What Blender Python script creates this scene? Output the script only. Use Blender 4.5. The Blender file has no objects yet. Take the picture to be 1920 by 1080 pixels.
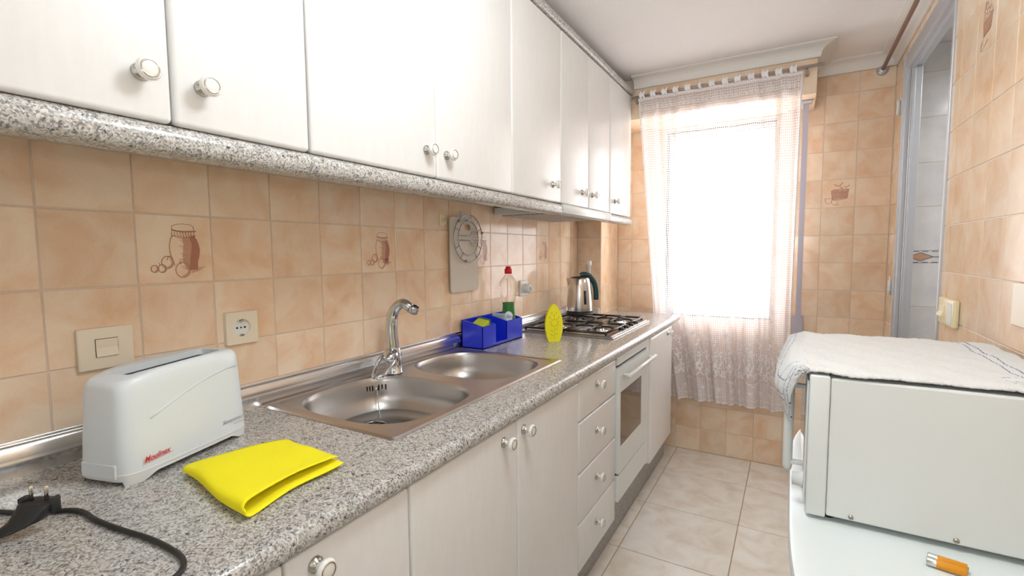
import bpy, bmesh, math, random
from mathutils import Vector, Matrix
random.seed(7)
PI = math.pi
scn = bpy.context.scene
COL = scn.collection
# ------------------------------------------------------------------ camera
F, YAW, PITCH, ROLL = 899.63, .5285, .0742, -.0074
EYE = Vector((1.172, 0.0, 1.27))
fw = Vector((-math.sin(YAW)*math.cos(PITCH), math.cos(YAW)*math.cos(PITCH), -math.sin(PITCH)))
rt = Vector((math.cos(YAW), math.sin(YAW), 0)); up = rt.cross(fw)
rt, up = math.cos(ROLL)*rt + math.sin(ROLL)*up, -math.sin(ROLL)*rt + math.cos(ROLL)*up
cd = bpy.data.cameras.new('camera'); cam = bpy.data.objects.new('camera', cd); COL.objects.link(cam)
mw = Matrix((rt, up, -fw)).transposed().to_4x4(); mw.translation = EYE
cam.matrix_world = mw
cd.sensor_width = 36; cd.lens = F/1920*36; cd.clip_start = .02
scn.camera = cam
# ------------------------------------------------------------------ colour, world, lights
vs = scn.view_settings
vs.view_transform = 'Standard'; vs.look = 'None'; vs.gamma = 1; vs.use_curve_mapping = False
vs.exposure = 0.02
w = bpy.data.worlds.new('world'); scn.world = w; w.use_nodes = True
bg = w.node_tree.nodes['Background']; bg.inputs[0].default_value = (.97, .98, 1, 1); bg.inputs[1].default_value = 11.5

def area(name, loc, target, sx, sy, power, col=(1, 1, 1), portal=False, spread=None):
    l = bpy.data.lights.new(name, 'AREA'); l.shape = 'RECTANGLE'; l.size = sx; l.size_y = sy
    l.energy = power; l.color = col
    if spread: l.spread = spread
    o = bpy.data.objects.new(name, l); COL.objects.link(o); o.location = loc
    o.rotation_euler = (Vector(target)-Vector(loc)).to_track_quat('-Z', 'Y').to_euler()
    if portal: l.cycles.is_portal = True
    return o
area('window_portal', (.772, 3.29, 1.437), (.772, 0, 1.437), .60, 1.15, 1, portal=True)
# the photographer's flash, just above the lens; the fills after it are added and unseen
area('camera_flash', (1.20, -.04, 1.36), (.60, 2.0, 1.25), .10, .06, 2.0, (.95, .98, 1))
area('rear_fill', (.95, -1.25, 1.45), (.7, 2.5, 1.35), 1.2, 1.7, 5.0, (.88, .94, 1))  # soft fill added behind the camera, no window stands there
pl_ = bpy.data.lights.new('overhead_fill', 'POINT'); pl_.energy = 18; pl_.shadow_soft_size = .14; pl_.color = (.86, .94, 1)  # unseen point fill added overhead to brighten the wall cabinets
po_ = bpy.data.objects.new('overhead_fill', pl_); COL.objects.link(po_); po_.location = (.98, .74, 2.03)
area('bathroom_fill', (2.15, 2.3, 2.15), (2.15, 2.3, 0), .4, .4, 7.0)  # unseen fill added to light the room beyond the doorway

# ------------------------------------------------------------------ materials
def srgb(r, g, b):
    f = lambda c: (c/255/12.92) if c/255 <= .04045 else ((c/255+.055)/1.055)**2.4
    return (f(r), f(g), f(b), 1)
def newmat(name):
    m = bpy.data.materials.new(name); m.use_nodes = True
    return m, m.node_tree.nodes, m.node_tree.links, m.node_tree.nodes['Principled BSDF']
def setp(b, **k):
    for n, v in k.items(): b.inputs[n.replace('_', ' ')].default_value = v
def noise(N, L, scale, detail=3, rough=.5, vec=None, dist=0):
    n = N.new('ShaderNodeTexNoise'); n.inputs['Scale'].default_value = scale
    n.inputs['Detail'].default_value = detail; n.inputs['Roughness'].default_value = rough
    n.inputs['Distortion'].default_value = dist
    if vec: L.new(vec, n.inputs['Vector'])
    return n
def ramp(N, L, fac, stops, interp='LINEAR'):
    r = N.new('ShaderNodeValToRGB'); r.color_ramp.interpolation = interp
    e = r.color_ramp.elements
    while len(e) < len(stops): e.new(.5)
    for i, (p, c) in enumerate(stops): e[i].position = p; e[i].color = c
    L.new(fac, r.inputs[0]); return r
def worldpos(N):
    g = N.new('ShaderNodeNewGeometry'); return g.outputs['Position']
def bump(N, L, b, h, strength=.2, dist=.001):
    x = N.new('ShaderNodeBump'); x.inputs['Strength'].default_value = strength; x.inputs['Distance'].default_value = dist
    L.new(h, x.inputs['Height']); L.new(x.outputs[0], b.inputs['Normal'])
def plain(name, col, rough=.5, metal=0, coat=0, bumpy=None, **k):
    m, N, L, b = newmat(name); setp(b, Base_Color=col, Roughness=rough, Metallic=metal, Coat_Weight=coat, **k)
    if bumpy: bump(N, L, b, noise(N, L, bumpy[0], 3, vec=worldpos(N)).outputs[0], bumpy[1], bumpy[2])
    return m
def tile_mat(name, light, mid, dark, rough=.13):
    m, N, L, b = newmat(name)
    p = worldpos(N); oi = N.new('ShaderNodeObjectInfo')
    add = N.new('ShaderNodeVectorMath'); add.operation = 'MULTIPLY_ADD'
    cmb = N.new('ShaderNodeCombineXYZ')
    for i in range(3): L.new(oi.outputs['Random'], cmb.inputs[i])
    add.inputs[1].default_value = (9, 7, 5); L.new(cmb.outputs[0], add.inputs[0]); L.new(p, add.inputs[2])
    n1 = noise(N, L, 9, 4, .55, add.outputs[0], .6); n2 = noise(N, L, 240, 2, .5, p)
    mx = N.new('ShaderNodeMath'); mx.operation = 'MULTIPLY_ADD'; mx.inputs[1].default_value = .16
    L.new(n2.outputs[0], mx.inputs[0]); L.new(n1.outputs[0], mx.inputs[2])
    r = ramp(N, L, mx.outputs[0], [(.36, dark), (.56, mid), (.72, light)])
    hv = N.new('ShaderNodeHueSaturation'); L.new(r.outputs[0], hv.inputs['Color'])
    mr = N.new('ShaderNodeMapRange'); mr.inputs[3].default_value = .95; mr.inputs[4].default_value = 1.05
    L.new(oi.outputs['Random'], mr.inputs[0]); L.new(mr.outputs[0], hv.inputs['Value'])
    L.new(hv.outputs[0], b.inputs['Base Color'])
    setp(b, Roughness=rough, Specular_IOR_Level=.36)
    bump(N, L, b, noise(N, L, 30, 2, .5, p).outputs[0], .10, .0015)
    return m
M = {}
M['tile'] = tile_mat('apricot_glazed_tile', srgb(243, 222, 196), srgb(239, 210, 179), srgb(231, 192, 154))
M['white_tile'] = tile_mat('white_glazed_tile', srgb(232, 232, 232), srgb(226, 226, 227), srgb(220, 220, 222))
M['floor_tile'] = tile_mat('cream_floor_tile', srgb(236, 231, 222), srgb(230, 222, 209), srgb(219, 206, 190), .22)
M['grout'] = plain('grout', srgb(222, 204, 186), .4, bumpy=(400, .3, .001))
M['floor_grout'] = plain('floor_grout', srgb(170, 150, 132), .8)
M['print'] = plain('tile_print', srgb(178, 118, 94), .3)
M['print_light'] = plain('tile_print_light', srgb(208, 162, 132), .3)
M['plaster'] = plain('white_plaster', srgb(246, 243, 241), .9, bumpy=(160, .55, .004))
M['coving'] = plain('coving', srgb(236, 232, 226), .6)
M['paint'] = plain('hall_paint', srgb(235, 230, 222), .8)
def granite(name, gloss, shade=1.0):
    m, N, L, b = newmat(name); p = worldpos(N)
    nz = noise(N, L, 60, 3, .6, p)
    ad = N.new('ShaderNodeVectorMath'); ad.operation = 'MULTIPLY_ADD'; ad.inputs[1].default_value = (.012, .012, .012)
    L.new(nz.outputs['Color'], ad.inputs[0]); L.new(p, ad.inputs[2])
    v = N.new('ShaderNodeTexVoronoi'); v.inputs['Scale'].default_value = 400; L.new(ad.outputs[0], v.inputs['Vector'])
    sp = N.new('ShaderNodeSeparateColor'); L.new(v.outputs['Color'], sp.inputs[0])
    c = lambda r, g, bb: srgb(r*shade, g*shade, bb*shade)
    r = ramp(N, L, sp.outputs[0], [(0, c(70, 70, 72)), (.12, c(114, 112, 110)), (.27, c(160, 157, 152)), (.44, c(194, 183, 172)), (.56, c(201, 199, 193)), (.80, c(222, 221, 218))], 'CONSTANT')
    v2 = N.new('ShaderNodeTexVoronoi'); v2.inputs['Scale'].default_value = 150; L.new(ad.outputs[0], v2.inputs['Vector'])
    sp2 = N.new('ShaderNodeSeparateColor'); L.new(v2.outputs['Color'], sp2.inputs[0])
    r2 = ramp(N, L, sp2.outputs[1], [(0, c(90, 89, 92)), (.12, c(190, 180, 168)), (.3, c(212, 210, 205))], 'CONSTANT')
    mx = N.new('ShaderNodeMix'); mx.data_type = 'RGBA'; mx.inputs[0].default_value = .3
    L.new(r.outputs[0], mx.inputs[6]); L.new(r2.outputs[0], mx.inputs[7])
    L.new(mx.outputs[2], b.inputs['Base Color']); setp(b, Roughness=gloss)
    return m
M['granite'] = granite('speckled_granite_laminate', .16, .95)
M['granite_trim'] = granite('speckled_granite_trim', .22)
M['plinth'] = granite('speckled_plinth', .3, .82)
def cabinet_mat():
    m, N, L, b = newmat('white_cabinet_laminate'); p = worldpos(N)
    mp = N.new('ShaderNodeMapping'); mp.inputs['Scale'].default_value = (60, 60, 14); L.new(p, mp.inputs[0])
    n = noise(N, L, 1, 3, .6, mp.outputs[0])
    r = ramp(N, L, n.outputs[0], [(.3, srgb(232, 231, 228)), (.7, srgb(236, 235, 232))])
    L.new(r.outputs[0], b.inputs['Base Color']); setp(b, Roughness=.30, Coat_Weight=0)
    return m
M['cabinet'] = cabinet_mat()
M['carcass'] = plain('cabinet_carcass', srgb(214, 208, 198), .5)
M['gap'] = plain('dark_gap', srgb(70, 66, 60), .8)
M['appliance'] = plain('white_appliance', srgb(226, 229, 226), .3)
M['toaster'] = plain('toaster_plastic', srgb(226, 233, 236), .32)
M['toaster_base'] = plain('toaster_base_plastic', srgb(224, 225, 222), .4)
def steel(name, col, rough, brush=None):
    m, N, L, b = newmat(name); setp(b, Base_Color=col, Metallic=1, Roughness=rough)
    if brush:
        mp = N.new('ShaderNodeMapping'); mp.inputs['Scale'].default_value = brush; L.new(worldpos(N), mp.inputs[0])
        bump(N, L, b, noise(N, L, 1, 2, .5, mp.outputs[0]).outputs[0], .06, .001)
    return m
M['steel'] = steel('brushed_sink_steel', srgb(196, 190, 186), .30, (900, 40, 900))
M['steel_bowl'] = steel('satin_bowl_steel', srgb(190, 187, 184), .33)
M['chrome'] = steel('chrome', srgb(208, 212, 216), .09)
M['alu'] = steel('polished_aluminium_strip', srgb(232, 233, 235), .24)
M['frame_alu'] = plain('satin_aluminium_frame', srgb(196, 198, 202), .35, .55)
M['black_iron'] = plain('black_enamel', srgb(28, 26, 26), .3)
M['black'] = plain('black_rubber', srgb(34, 35, 36), .45)
M['hole'] = plain('dark_hole', srgb(15, 15, 15), .8)
M['cream'] = plain('cream_plastic', srgb(232, 219, 196), .35)
M['ivory'] = plain('ivory_switch_plastic', srgb(240, 226, 184), .35)
M['socket_white'] = plain('white_socket_plastic', srgb(226, 228, 224), .35)
M['porcelain'] = plain('porcelain_knob', srgb(238, 236, 230), .15, coat=.5)
M['nickel'] = steel('nickel', srgb(190, 186, 174), .25)
M['blue'] = plain('blue_plastic', srgb(28, 52, 214), .25)
M['yellow_cloth'] = plain('yellow_cloth', srgb(255, 242, 22), .9, bumpy=(700, .25, .001))
M['yellow_sponge'] = plain('yellow_sponge', srgb(246, 236, 40), .85, bumpy=(900, .4, .0015))
M['sponge_cut'] = plain('sponge_recess', srgb(206, 190, 18), .9)
M['lime'] = plain('lime_sponge', srgb(196, 208, 60), .9, bumpy=(600, .5, .002))
M['scourer'] = plain('green_scourer', srgb(82, 122, 78), .95, bumpy=(900, .6, .002))
M['grey_sponge'] = plain('pale_grey_sponge', srgb(176, 196, 204), .8, bumpy=(600, .5, .002))
M['red'] = plain('red_plastic', srgb(214, 22, 34), .3)
M['red_ink'] = plain('red_ink', srgb(214, 40, 48), .4)
M['grey_ink'] = plain('grey_ink', srgb(120, 124, 130), .4)
M['white_ink'] = plain('white_ink', srgb(240, 244, 250), .4)
M['blue_ink'] = plain('blue_ink', srgb(36, 52, 150), .4)
M['green_label'] = plain('green_label', srgb(44, 120, 52), .35)
M['teal'] = plain('dark_teal_plastic', srgb(24, 62, 66), .3)
M['kettle'] = steel('kettle_steel', srgb(206, 200, 194), .2, (900, 900, 30))
M['board'] = plain('frosted_board', srgb(228, 218, 202), .5, Alpha=.82)
M['wire'] = steel('wire_chrome', srgb(150, 150, 152), .25)
M['table'] = plain('white_table_laminate', srgb(226, 234, 233), .3)
M['battery'] = plain('orange_battery_wrap', srgb(226, 150, 22), .35)
M['silver'] = steel('silver_wrap', srgb(214, 214, 206), .3)
M['brown_rod'] = plain('brown_rod', srgb(128, 92, 76), .4)
M['pipe'] = plain('white_pipe', srgb(226, 222, 214), .4)
M['curtain_rod'] = plain('curtain_rod_metal', srgb(176, 164, 158), .35, .3)
M['lace_motif'] = plain('lace_thread', srgb(250, 247, 248), .9)
M['window_white'] = plain('window_white', srgb(242, 242, 240), .4)
M['strap'] = plain('grey_strap', srgb(186, 180, 190), .8)
M['oven_glass'] = plain('bronze_oven_glass', srgb(84, 74, 64), .06, coat=.6)
M['filter'] = plain('hood_filter', srgb(170, 160, 148), .5, .3)
m, N, L, b = newmat('clear_pane')
N.remove(b); tr = N.new('ShaderNodeBsdfTransparent'); gl = N.new('ShaderNodeBsdfGlossy'); gl.inputs['Roughness'].default_value = .02
mx = N.new('ShaderNodeMixShader'); mx.inputs[0].default_value = .06
L.new(tr.outputs[0], mx.inputs[1]); L.new(gl.outputs[0], mx.inputs[2]); L.new(mx.outputs[0], N['Material Output'].inputs[0]); M['pane'] = m
m, N, L, b = newmat('clear_bottle_plastic')
setp(b, Base_Color=srgb(250, 240, 232), Roughness=.08, IOR=1.25, Transmission_Weight=.9, Alpha=.42); M['clear'] = m
# net curtain: threads opaque, holes clear, densest in the hem band
m, N, L, b = newmat('white_lace_net')
uv = N.new('ShaderNodeUVMap'); uv.uv_map = 'UVMap'; sx = N.new('ShaderNodeSeparateXYZ'); L.new(uv.outputs[0], sx.inputs[0])
def mth(op, a, bb=None, c=None):
    n = N.new('ShaderNodeMath'); n.operation = op
    for i, v in enumerate((a, bb, c)):
        if v is None: continue
        if isinstance(v, (int, float)): n.inputs[i].default_value = v
        else: L.new(v, n.inputs[i])
    return n.outputs[0]
def stripe(s, per, t): return mth('LESS_THAN', mth('FRACT', mth('DIVIDE', s, per)), t)
U, V = sx.outputs[0], sx.outputs[1]
net = mth('MAXIMUM', stripe(U, .0125, .44), stripe(V, .0125, .46))
nv = noise(N, L, 60, 3, .6); L.new(uv.outputs[0], nv.inputs['Vector'])
band = mth('LESS_THAN', V, .145); band2 = mth('GREATER_THAN', V, 1.72)
dense = mth('MULTIPLY', mth('ADD', band, mth('MULTIPLY', band2, .6)), mth('GREATER_THAN', nv.outputs[0], .40))
alpha = mth('MINIMUM', mth('ADD', mth('MULTIPLY', net, .78), mth('ADD', mth('MULTIPLY', dense, .60), .14)), .94)
df = N.new('ShaderNodeBsdfDiffuse'); df.inputs[0].default_value = srgb(248, 244, 246)
tl = N.new('ShaderNodeBsdfTranslucent'); tl.inputs[0].default_value = srgb(248, 242, 244)
m1 = N.new('ShaderNodeMixShader'); m1.inputs[0].default_value = .45; L.new(df.outputs[0], m1.inputs[1]); L.new(tl.outputs[0], m1.inputs[2])
tr = N.new('ShaderNodeBsdfTransparent'); m2 = N.new('ShaderNodeMixShader'); L.new(alpha, m2.inputs[0])
L.new(tr.outputs[0], m2.inputs[1]); L.new(m1.outputs[0], m2.inputs[2]); L.new(m2.outputs[0], N['Material Output'].inputs[0]); N.remove(b); M['lace'] = m
# terry towel with thin blue lines near its borders (uv in metres)
m, N, L, b = newmat('white_terry_towel')
uv = N.new('ShaderNodeUVMap'); uv.uv_map = 'UVMap'; sx = N.new('ShaderNodeSeparateXYZ'); L.new(uv.outputs[0], sx.inputs[0])
def near(s, c, wd): return mth('LESS_THAN', mth('ABSOLUTE', mth('SUBTRACT', s, c)), wd)
U, V = sx.outputs[0], sx.outputs[1]
lines = None
for s, c, wd in ((U, .045, .0011), (U, .060, .0009), (U, .092, .0011), (U, .485, .0013), (U, .470, .001), (V, .050, .0011), (V, .066, .0009), (V, .100, .001)):
    x = near(s, c, wd); lines = x if lines is None else mth('MAXIMUM', lines, x)
side = mth('MAXIMUM', mth('LESS_THAN', U, .15), mth('GREATER_THAN', U, .44))
mxc = N.new('ShaderNodeMix'); mxc.data_type = 'RGBA'; L.new(mth('MULTIPLY', mth('MULTIPLY', lines, side), .8), mxc.inputs[0])
mxc.inputs[6].default_value = srgb(252, 252, 250); mxc.inputs[7].default_value = srgb(60, 95, 165)
L.new(mxc.outputs[2], b.inputs['Base Color']); setp(b, Roughness=.95)
bump(N, L, b, noise(N, L, 420, 3, .7, worldpos(N)).outputs[0], .9, .004); M['towel'] = m

# ------------------------------------------------------------------ mesh helpers
class MB:
    """collects shapes (world or local coordinates) into one mesh, with material slots"""
    def __init__(s): s.bm = bmesh.new(); s.mats = []; s.cur = 0; s.uvl = None
    def mat(s, m):
        if m not in s.mats: s.mats.append(m)
        s.cur = s.mats.index(m); return s
    def merge(s, b2, mtx=None, smooth=False):
        if mtx is not None: bmesh.ops.transform(b2, matrix=mtx, verts=b2.verts)
        vm = {v: s.bm.verts.new(v.co) for v in b2.verts}
        for f in b2.faces:
            try: g = s.bm.faces.new([vm[v] for v in f.verts])
            except ValueError: continue
            g.material_index = s.cur; g.smooth = smooth
        b2.free(); return s
    def box(s, lo, hi, r=0, seg=2, mtx=None, only=None):
        b2 = bmesh.new(); lo, hi = Vector(lo), Vector(hi)
        bmesh.ops.create_cube(b2, size=1)
        for v in b2.verts: v.co = Vector([(lo[i]+hi[i])/2 + v.co[i]*(hi[i]-lo[i]) for i in range(3)])
        if r > 0:
            ed = b2.edges[:]
            if only is not None: ed = [e for e in ed if abs((e.verts[0].co-e.verts[1].co).normalized()[only]) > .9]
            bmesh.ops.bevel(b2, geom=ed, offset=r, segments=seg, profile=.5, affect='EDGES')
        return s.merge(b2, mtx, smooth=False)
    def prism(s, pts, lo, hi, axis=1, r=0, smooth=False):
        """outline pts (2-D) extruded along axis; 0:(y,z) 1:(x,z) 2:(x,y)"""
        def P(p, t): return {0: (t, p[0], p[1]), 1: (p[0], t, p[1]), 2: (p[0], p[1], t)}[axis]
        b2 = bmesh.new(); a = [b2.verts.new(P(p, lo)) for p in pts]; c = [b2.verts.new(P(p, hi)) for p in pts]
        n = len(pts)
        for i in range(n): b2.faces.new((a[i], a[(i+1) % n], c[(i+1) % n], c[i])).smooth = smooth
        b2.faces.new(a[::-1]); b2.faces.new(c); bmesh.ops.recalc_face_normals(b2, faces=b2.faces)
        if r:
            ed = [e for e in b2.edges if len(e.link_faces) == 2 and any(len(f.verts) == n for f in e.link_faces)]
            bmesh.ops.bevel(b2, geom=ed, offset=r, segments=2, profile=.5, affect='EDGES')
        return s.merge(b2)
    def lathe(s, prof, n=24, mtx=None, sx=1, sy=1):
        b2 = bmesh.new(); rings = []
        for r, z in prof:
            rings.append([b2.verts.new((r*sx*math.cos(2*PI*k/n), r*sy*math.sin(2*PI*k/n), z)) for k in range(n)] if r > 1e-6 else [b2.verts.new((0, 0, z))])
        for A, B in zip(rings, rings[1:]):
            for k in range(n):
                q = [A[k % len(A)], A[(k+1) % len(A)], B[(k+1) % len(B)], B[k % len(B)]]
                q = list(dict.fromkeys(q))
                if len(q) > 2: b2.faces.new(q)
        bmesh.ops.recalc_face_normals(b2, faces=b2.faces)
        return s.merge(b2, mtx, smooth=True)
    def tube(s, pts, r, n=10, closed=False, cap=True, flat=1.0):
        pts = [Vector(p) for p in pts]; rr = r if isinstance(r, (list, tuple)) else [r]*len(pts)
        b2 = bmesh.new(); rings = []; N_ = len(pts); nrm = None
        for i, p in enumerate(pts):
            a = pts[(i-1) % N_] if (closed or i > 0) else p; c = pts[(i+1) % N_] if (closed or i < N_-1) else p
            t = (c-a).normalized()
            if nrm is None:
                nrm = t.orthogonal().normalized() if abs(t.z) > .95 else t.cross(Vector((0, 0, 1))).normalized()
            nrm = (nrm - t*nrm.dot(t)).normalized(); bn = t.cross(nrm)
            rings.append([b2.verts.new(p + nrm*math.cos(2*PI*k/n)*rr[i] + bn*math.sin(2*PI*k/n)*rr[i]*flat) for k in range(n)])
        for i in range(N_ if closed else N_-1):
            A, B = rings[i], rings[(i+1) % N_]
            for k in range(n): b2.faces.new((A[k], A[(k+1) % n], B[(k+1) % n], B[k]))
        if cap and not closed: b2.faces.new(rings[0][::-1]); b2.faces.new(rings[-1])
        bmesh.ops.recalc_face_normals(b2, faces=b2.faces)
        return s.merge(b2, None, smooth=True)
    def ribbon(s, pts, wd, T, lift=0.0):
        """flat stroke: 2-D pts mapped by T(a,b,lift)"""
        pts = [Vector(p) for p in pts]; prev = None
        for i, p in enumerate(pts):
            a = pts[max(i-1, 0)]; c = pts[min(i+1, len(pts)-1)]; t = (c-a)
            if t.length < 1e-9: continue
            t.normalize(); n = Vector((-t.y, t.x))*wd/2
            q = (s.bm.verts.new(T(*(p+n), lift)), s.bm.verts.new(T(*(p-n), lift)))
            if prev:
                f = s.bm.faces.new((prev[0], prev[1], q[1], q[0])); f.material_index = s.cur
            prev = q
        return s
    def poly(s, pts, T, lift=0.0):
        f = s.bm.faces.new([s.bm.verts.new(T(p[0], p[1], lift)) for p in pts]); f.material_index = s.cur; return s
    def grid(s, fn, nu, nv, uvfn=None, smooth=True):
        V_ = [[s.bm.verts.new(fn(i/nu, j/nv)) for j in range(nv+1)] for i in range(nu+1)]
        if uvfn and s.uvl is None: s.uvl = s.bm.loops.layers.uv.new('UVMap')
        for i in range(nu):
            for j in range(nv):
                f = s.bm.faces.new((V_[i][j], V_[i+1][j], V_[i+1][j+1], V_[i][j+1])); f.smooth = smooth; f.material_index = s.cur
                if uvfn:
                    for lp, (a, c) in zip(f.loops, ((i, j), (i+1, j), (i+1, j+1), (i, j+1))): lp[s.uvl].uv = uvfn(a/nu, c/nv)
        return s
    def build(s, name, mat=None, parent=None, local=False, data_only=False, loc=None):
        if mat is not None and not s.mats: s.mats = [mat]
        if parent is not None and not local:
            o = worldloc(parent)
            for v in s.bm.verts: v.co -= o
        me = bpy.data.meshes.new(name); s.bm.to_mesh(me); s.bm.free()
        for mm in s.mats: me.materials.append(mm)
        for p_ in me.polygons: pass
        if data_only: return me
        return link(name, me, parent, loc)
def worldloc(o):
    v = Vector(o.location)
    while o.parent: o = o.parent; v += Vector(o.location)
    return v
def link(name, me, parent=None, loc=None):
    o = bpy.data.objects.new(name, me); COL.objects.link(o)
    if parent is not None: o.parent = parent
    if loc is not None: o.location = loc
    return o
def tag(o, label=None, cat=None, group=None, kind=None):
    if label: o['label'] = label
    if cat: o['category'] = cat
    if group: o['group'] = group
    if kind: o['kind'] = kind
    return o
def thing(name, label, cat, loc, group=None, rotz=0):
    o = bpy.data.objects.new(name, None); COL.objects.link(o); o.location = loc; o.rotation_euler = (0, 0, rotz)
    o.empty_display_size = .05
    return tag(o, label, cat, group)
def smooth_by_angle(o, ang=.6):
    for p_ in o.data.polygons: p_.use_smooth = True
    md = None
    try:
        o.data.set_sharp_from_angle(angle=ang)
    except Exception: pass
    return o
def text_mesh(mb, body, size, origin, right, upv, shear=0, mat=None, squash=1.0, off=0.0):
    cu = bpy.data.curves.new('t', 'FONT'); cu.body = body; cu.size = size; cu.shear = shear; cu.offset = off
    o = bpy.data.objects.new('t', cu); COL.objects.link(o)
    dg = bpy.context.evaluated_depsgraph_get(); me = bpy.data.meshes.new_from_object(o.evaluated_get(dg))
    bpy.data.objects.remove(o); R, U_, O = Vector(right).normalized(), Vector(upv).normalized(), Vector(origin)
    if mat: mb.mat(mat)
    vs_ = [mb.bm.verts.new(O + R*v.co.x*squash + U_*v.co.y) for v in me.vertices]
    for p_ in me.polygons:
        try: f = mb.bm.faces.new([vs_[i] for i in p_.vertices]); f.material_index = mb.cur
        except ValueError: pass
    bpy.data.meshes.remove(me)

# ------------------------------------------------------------------ tiling
_tc = {}
def tile_mesh(wd, ht, th, ch):
    k = (round(wd, 4), round(ht, 4), th, ch)
    if k not in _tc:
        a, b_ = wd/2, ht/2; vs_ = []
        for (x, y, z) in ((a, b_, -th), (a, b_, -ch), (a-ch, b_-ch, 0)):
            vs_ += [(-x, -y, z), (x, -y, z), (x, y, z), (-x, y, z)]
        fs = [(8, 9, 10, 11)]
        for l in (0, 4):
            for i in range(4): j = (i+1) % 4; fs.append((l+i, l+j, l+4+j, l+4+i))
        me = bpy.data.meshes.new('tile'); me.from_pydata(vs_, [], fs); _tc[k] = me
    return _tc[k]
def lay(wall, origin, eu, ev, us, vs_, mat, holes=(), name='tile', gap=.0030, th=.006, ch=.0010, jitter=.0016, store=None):
    """tiles between the grid lines us x vs (metres along eu, ev from origin), cut round holes"""
    eu, ev = Vector(eu), Vector(ev); en = eu.cross(ev); O = Vector(origin); wl = worldloc(wall)
    R = Matrix((eu, ev, en)).transposed()
    for i in range(len(us)-1):
        for j in range(len(vs_)-1):
            rects = [(us[i], us[i+1], vs_[j], vs_[j+1])]
            for (a, b_, c, d) in holes:
                nr = []
                for (x0, x1, y0, y1) in rects:
                    if x1 <= a or x0 >= b_ or y1 <= c or y0 >= d: nr.append((x0, x1, y0, y1)); continue
                    if x0 < a: nr.append((x0, a, y0, y1))
                    if x1 > b_: nr.append((b_, x1, y0, y1))
                    xa, xb = max(x0, a), min(x1, b_)
                    if y0 < c: nr.append((xa, xb, y0, c))
                    if y1 > d: nr.append((xa, xb, d, y1))
                rects = nr
            for (x0, x1, y0, y1) in rects:
                if x1-x0 < .012 or y1-y0 < .012: continue
                me = tile_mesh(x1-x0-gap, y1-y0-gap, th, ch)
                if not me.materials: me.materials.append(mat)
                elif me.materials[0] != mat: me = me.copy(); me.materials[0] = mat
                o = link(name, me, wall); c_ = O + eu*(x0+x1)/2 + ev*(y0+y1)/2
                rot = R.to_4x4() @ Matrix.Rotation(random.uniform(-jitter, jitter), 4, 'X') @ Matrix.Rotation(random.uniform(-jitter, jitter), 4, 'Y')
                o.rotation_euler = rot.to_euler(); o.location = c_-wl
                if store is not None: store[(i, j)] = o
def frange(a, b_, st, lo, hi):
    """grid lines a+k*st clipped to lo..hi, ends included"""
    k0 = math.ceil((lo-a)/st + 1e-6); out = [lo]; k = k0
    while a+k*st < hi-1e-6:
        if a+k*st > lo+1e-6: out.append(a+k*st)
        k += 1
    return out+[hi]

# ================================================================== SETTING
YF, XR, ZC = 3.156, 1.602, 2.26
YB = -1.40
GL = .0018         # tile faces stand at the wall plane, grout bed this far behind
# floor
fl = MB().mat(M['floor_grout']).box((-.05, YB, -.06), (2.7, YF+.02, -.002)).build('floor'); tag(fl, kind='structure')
lay(fl, (0, 0, 0), (1, 0, 0), (0, 1, 0), frange(.133, 0, .43, .0, 1.70), frange(1.94, 0, .43, YB, YF), M['floor_tile'], name='floor_tile', gap=.004, ch=.0009, jitter=.0006)
cl = MB().mat(M['plaster']).box((-.05, YB, ZC), (2.7, YF+.05, ZC+.06)).build('ceiling'); tag(cl, kind='structure')
# left wall, pillar in the corner
wl_ = MB().mat(M['grout']).box((-.15, YB, 0), (-GL, YF+.15, ZC)).build('wall_left'); tag(wl_, kind='structure')
ZR = 1.3574
left_tiles = {}
lus = frange(.3188, 0, .15, -.2812, 2.83); lvs = [.9074-.03, 1.0574, 1.2074, 1.3574, 1.5074]
lay(wl_, (0, 0, 0), (0, 1, 0), (0, 0, 1), lus, lvs, M['tile'], store=left_tiles)
pl = MB().mat(M['grout']).box((-.0034, 2.83+GL, .0), (.155-GL, YF, 2.035)).build('wall_pillar'); tag(pl, kind='structure')
lay(pl, (0, 2.83, 0), (1, 0, 0), (0, 0, 1), [0, .155], frange(ZR, 0, .15, .88, 2.03), M['tile'])
lay(pl, (.155, 0, 0), (0, 1, 0), (0, 0, 1), [2.83, 2.98, YF], frange(ZR, 0, .15, .88, 2.03), M['tile'])
# far wall with the window opening
WX0, WX1, WZ0, WZ1 = .470, 1.075, .86, 2.015
fwall = MB().mat(M['grout'])
for lo, hi in (((-.15, YF+GL, 0), (WX0, YF+.25, ZC)), ((WX1, YF+GL, 0), (XR+.1, YF+.25, ZC)), ((WX0, YF+GL, 0), (WX1, YF+.25, WZ0)), ((WX0, YF+GL, WZ1), (WX1, YF+.25, ZC))): fwall.box(lo, hi)
fwall = fwall.build('wall_far'); tag(fwall, kind='structure')
far_tiles = {}
fus = frange(1.3006, 0, .15, .155, XR); fvs = frange(2.0994, 0, .15, 0, 2.203)
lay(fwall, (0, YF, 0), (1, 0, 0), (0, 0, 1), fus, fvs, M['tile'], holes=((WX0, WX1, WZ0, WZ1),), store=far_tiles)
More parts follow.
